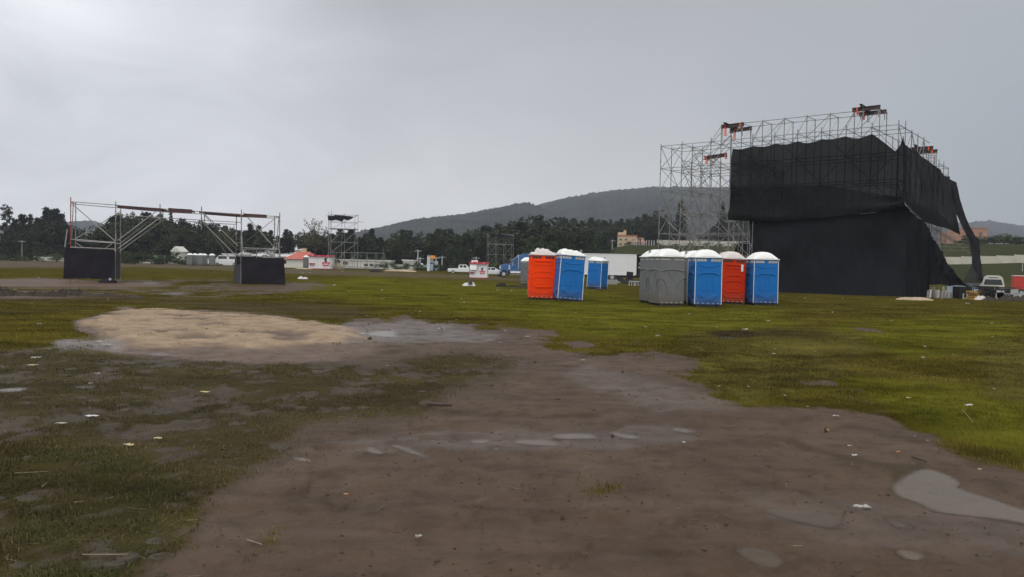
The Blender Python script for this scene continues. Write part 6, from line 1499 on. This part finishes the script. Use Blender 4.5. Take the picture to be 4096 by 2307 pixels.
scrap(820, 1577, 48, 6, 'yellow leaf like scrap on the mud below the sand patch', 'paper_y', seed=11); scrap(158, 1300, 22, 8, 'white scrap on the dark grass left of the sand patch', seed=12)
scrap(1335, 1147, 20, 12, 'crumpled white scrap on the grass right of the white bag', seed=13); scrap(1527, 1162, 16, 10, 'black and white scrap on the grass below the low scaffold', seed=14)
scrap(1765, 1320, 42, 14, 'crumpled white paper on the wet ground at the grass edge in the middle', seed=15); scrap(1327, 1308, 22, 8, 'white scrap on the right end of the sand patch', seed=16)
scrap(1468, 1328, 22, 10, 'white scrap in the puddle right of the sand patch', seed=17); scrap(1680, 1248, 14, 6, 'small white square on the grass in the middle', seed=18)
scrap(2980, 1322, 30, 14, 'crumpled white paper right of the dark burnt patch', seed=19); scrap(2866, 1311, 12, 7, 'white fleck above the dark burnt patch', seed=20)
scrap(2630, 1350, 20, 18, 'pale cup standing in the grass in the middle', seed=21); scrap(2582, 1311, 22, 6, 'flat white scrap in the grass left of the pale cup', seed=22)
scrap(2756, 1258, 18, 5, 'white scrap in the bright grass below the grey toilet', seed=23); scrap(3072, 1287, 26, 10, 'white paper in the grass below the rightmost toilet', seed=24)
scrap(2110, 1350, 26, 6, 'white scrap on the mud beside a reddish stain', seed=25); scrap(2332, 1447, 24, 6, 'white bottle shaped scrap on the mud in the middle', seed=26)
scrap(3690, 1437, 24, 12, 'white scrap in the middle of the right grass', seed=27); scrap(3875, 1631, 44, 14, 'bright white torn plastic in the grass at right', 'bag', seed=28)
scrap(3342, 1674, 32, 8, 'white scrap on the mud near the right grass edge', seed=29); scrap(3634, 1602, 20, 12, 'yellow and white scrap at the edge of the right grass', 'paper_y', seed=30)
scrap(3418, 1835, 28, 8, 'small white strip beside the dark wet streak at right', 'bag', seed=31); scrap(3398, 1797, 24, 10, 'glinting foil on the mud above the wet streak', seed=32)
scrap(2994, 1555, 16, 8, 'left of two white scraps at the grass edge right of centre', seed=33); scrap(2876, 1553, 12, 6, 'white fleck at the grass edge right of centre', seed=34)
scrap(3445, 2045, 86, 14, 'scattered white crumbs on the mud left of the big puddle', 'paper', seed=35); scrap(1674, 2170, 38, 22, 'ring shaped white scrap in the foreground mud', seed=36)
scrap(1384, 1997, 26, 14, 'small yellow and white bun like scrap in the foreground mud', 'leaf_o', seed=37); scrap(3868, 1215, 24, 8, 'white scrap on the grass near the yellow timber', seed=38)
scrap(3592, 1821, 22, 8, 'fallen orange leaf on the mud by the big puddle', 'leaf_o', 'leaf', 'leaf', seed=39); scrap(3310, 1732, 14, 6, 'fallen yellow leaf on the mud at right', 'leaf_y', 'leaf', 'leaf', seed=40); scrap(3917, 1892, 20, 6, 'pale leaf on the mud above the big puddle', 'paper_y', 'leaf', 'leaf', seed=41)
for px, py in ((1395, 1167), (1530, 1196), (1846, 1197), (1855, 1211), (1825, 1282), (2190, 1245), (2300, 1253), (1470, 1265), (1990, 1161), (2045, 1164), (1210, 1095), (1240, 1094), (1300, 1088), (1370, 1090), (3220, 1193), (3370, 1195), (3330, 1250), (3565, 1284), (3966, 1294), (3970, 1350), (3700, 1390), (3262, 1410), (3095, 1420), (2445, 1316), (2020, 1327), (154, 1115), (1128, 1188), (3975, 1563), (3100, 1400), (60, 1160), (432, 1200), (1015, 1120), (2000, 1375), (3140, 1590), (3230, 1635), (3660, 1757), (3710, 1774), (2735, 1782), (1550, 1470)):
    scrap(px, py, random.uniform(9, 16), random.uniform(3, 6), 'tiny white paper fleck on the field', random.choice(['paper', 'paper', 'bag']), group='tiny white paper flecks scattered over the field', seed=int(px * 3 + py))
def stick(pts, r, label, m_='wood', name='stick'):
    P_ = [G(x, y) + V3((0, 0, .02 + r)) for x, y in pts]; c = P_[0]; mb = MB()
    for a, b in zip(P_, P_[1:]): mb.bar(a - c, b - c, r, 7, r * .8)
    o = mb.build(name, m_); o.location = c; return tag(o, label, 'stick')
stick([(1712, 1625), (1750, 1630), (1808, 1632)], .022, 'curved dark stick on the mud in the middle'); stick([(3648, 1836), (3705, 1858)], .011, 'short dark stick above the big puddle')
for i, (a, b, lb) in enumerate((((296, 2021), (333, 2017), 'left of two white straws in the trampled grass'), ((424, 2008), (453, 2000), 'right of two white straws in the trampled grass'), ((60, 1903), (190, 1896), 'long dry straw lying in the trampled grass at left'), ((168, 1958), (190, 1940), 'short slanting straw in the trampled grass at left'), ((988, 2172), (1048, 2192), 'straw on the mud at the bottom left'), ((330, 2233), (510, 2232), 'long straw along the bottom left grass clump'), ((2670 + 500, 2198), (3208, 2196), 'thin straw on the mud at bottom right'), ((3850, 1645), (3893, 1697), 'long dry stalk in the right grass'), ((740, 2095), (790, 2091), 'thin straw at the edge of the foreground grass'))):
    stick([a, b], .0035 if 'straws' not in lb else .004, lb, 'straw', 'straw')
for i, (px, py, w_, h_) in enumerate(((2140, 1930, 16, 8), (1498, 2020, 26, 7), (3303, 1716, 12, 9), (2550, 1498, 12, 8), (2490, 1483, 8, 5), (2375, 1640, 14, 7), (2230, 1598, 24, 10), (2450, 1745, 14, 12), (2250, 2068, 16, 8), (2028, 2035, 8, 5), (2350, 2265, 26, 10), (1640, 1742, 16, 16), (1676, 1743, 10, 6), (1370, 1762, 16, 8), (1460, 1775, 12, 9), (1970, 1882, 20, 6), (2140, 1446, 10, 5), (1160, 2226, 10, 6), (1404, 2200, 14, 5), (2930, 1556, 10, 5), (3440, 1560, 24, 5), (3545, 1498, 18, 6), (2165, 1806, 22, 5), (1480, 1353, 20, 9), (1468, 1322, 16, 9))):
    heap('earth_clod', px, py, w_, h_, 'clod', 'small dark clod of earth on the wet mud', 'clod', None, .8, 200 + i, .7, 3)['group'] = 'small dark clods on the mud'
# turned earth bank on the left
for i in range(15):
    x = -40 + i * 27 + random.uniform(-6, 6)
    heap('earth_clod', x, 1178 + random.uniform(-6, 5) + (x > 360) * 6, random.uniform(44, 80), random.uniform(14, 26) * (1 if x < 330 else .45), 'clod', 'rough dark clod in the turned earth bank at the left', 'clod', None, .9, 300 + i, .95, 6)['group'] = 'clods of the turned earth bank at left'
for i in range(8):
    heap('earth_clod', 345 + i * 29, 1180 + i * .9 + random.uniform(-3, 3), random.uniform(36, 60), random.uniform(7, 13), 'clod', 'low dark clod along the right end of the earth bank', 'clod', None, .9, 330 + i, .95, 6)['group'] = 'low clods at the right end of the earth bank'
# torn turf lumps across the mud
rq = random.Random(11); k = 0
while k < 90:
    px = rq.uniform(-60, 2150); py = rq.uniform(1460, 2300)
    if px > 1250 and py > 1690: continue
    if float(samp(r_left, np.array(px), np.array(py))) < .4: continue
    sc_ = (py - 1050) / 900
    heap('turf_clump', px, py, rq.uniform(26, 80) * (.45 + sc_ * .8), rq.uniform(4, 12) * (.3 + sc_), 'turf', 'muddy clump of torn turf in the trampled ground at left', 'turf', None, .8, 400 + k, .8, 4)['group'] = 'clumps of torn turf at left'; k += 1
heap('ash_pile', 2905, 1352, 130, 7, 'clod', 'flat dark burnt patch of stubble in the grass', 'ash', None, .5, 90, .9, 9)

# ================================================================== haze
hz = MB(); x0, x1, y0, y1, z0_, z1_ = -2300, 2600, -60, 2450, -26, 520
hz.add([(x0, y0, z0_), (x1, y0, z0_), (x1, y1, z0_), (x0, y1, z0_), (x0, y0, z1_), (x1, y0, z1_), (x1, y1, z1_), (x0, y1, z1_)], [(3, 2, 1, 0), (4, 5, 6, 7), (0, 1, 5, 4), (1, 2, 6, 5), (2, 3, 7, 6), (3, 0, 4, 7)])
hm = bpy.data.materials.new('haze'); hm.use_nodes = True; t = hm.node_tree; t.nodes.clear(); oo = t.nodes.new('ShaderNodeOutputMaterial'); pv = t.nodes.new('ShaderNodeVolumePrincipled')
pv.inputs['Color'].default_value = (.80, .86, 1, 1); pv.inputs['Density'].default_value = .00026; pv.inputs['Anisotropy'].default_value = .2; t.links.new(pv.outputs[0], oo.inputs['Volume'])
tag(hz.build('haze', hm), kind='stuff')
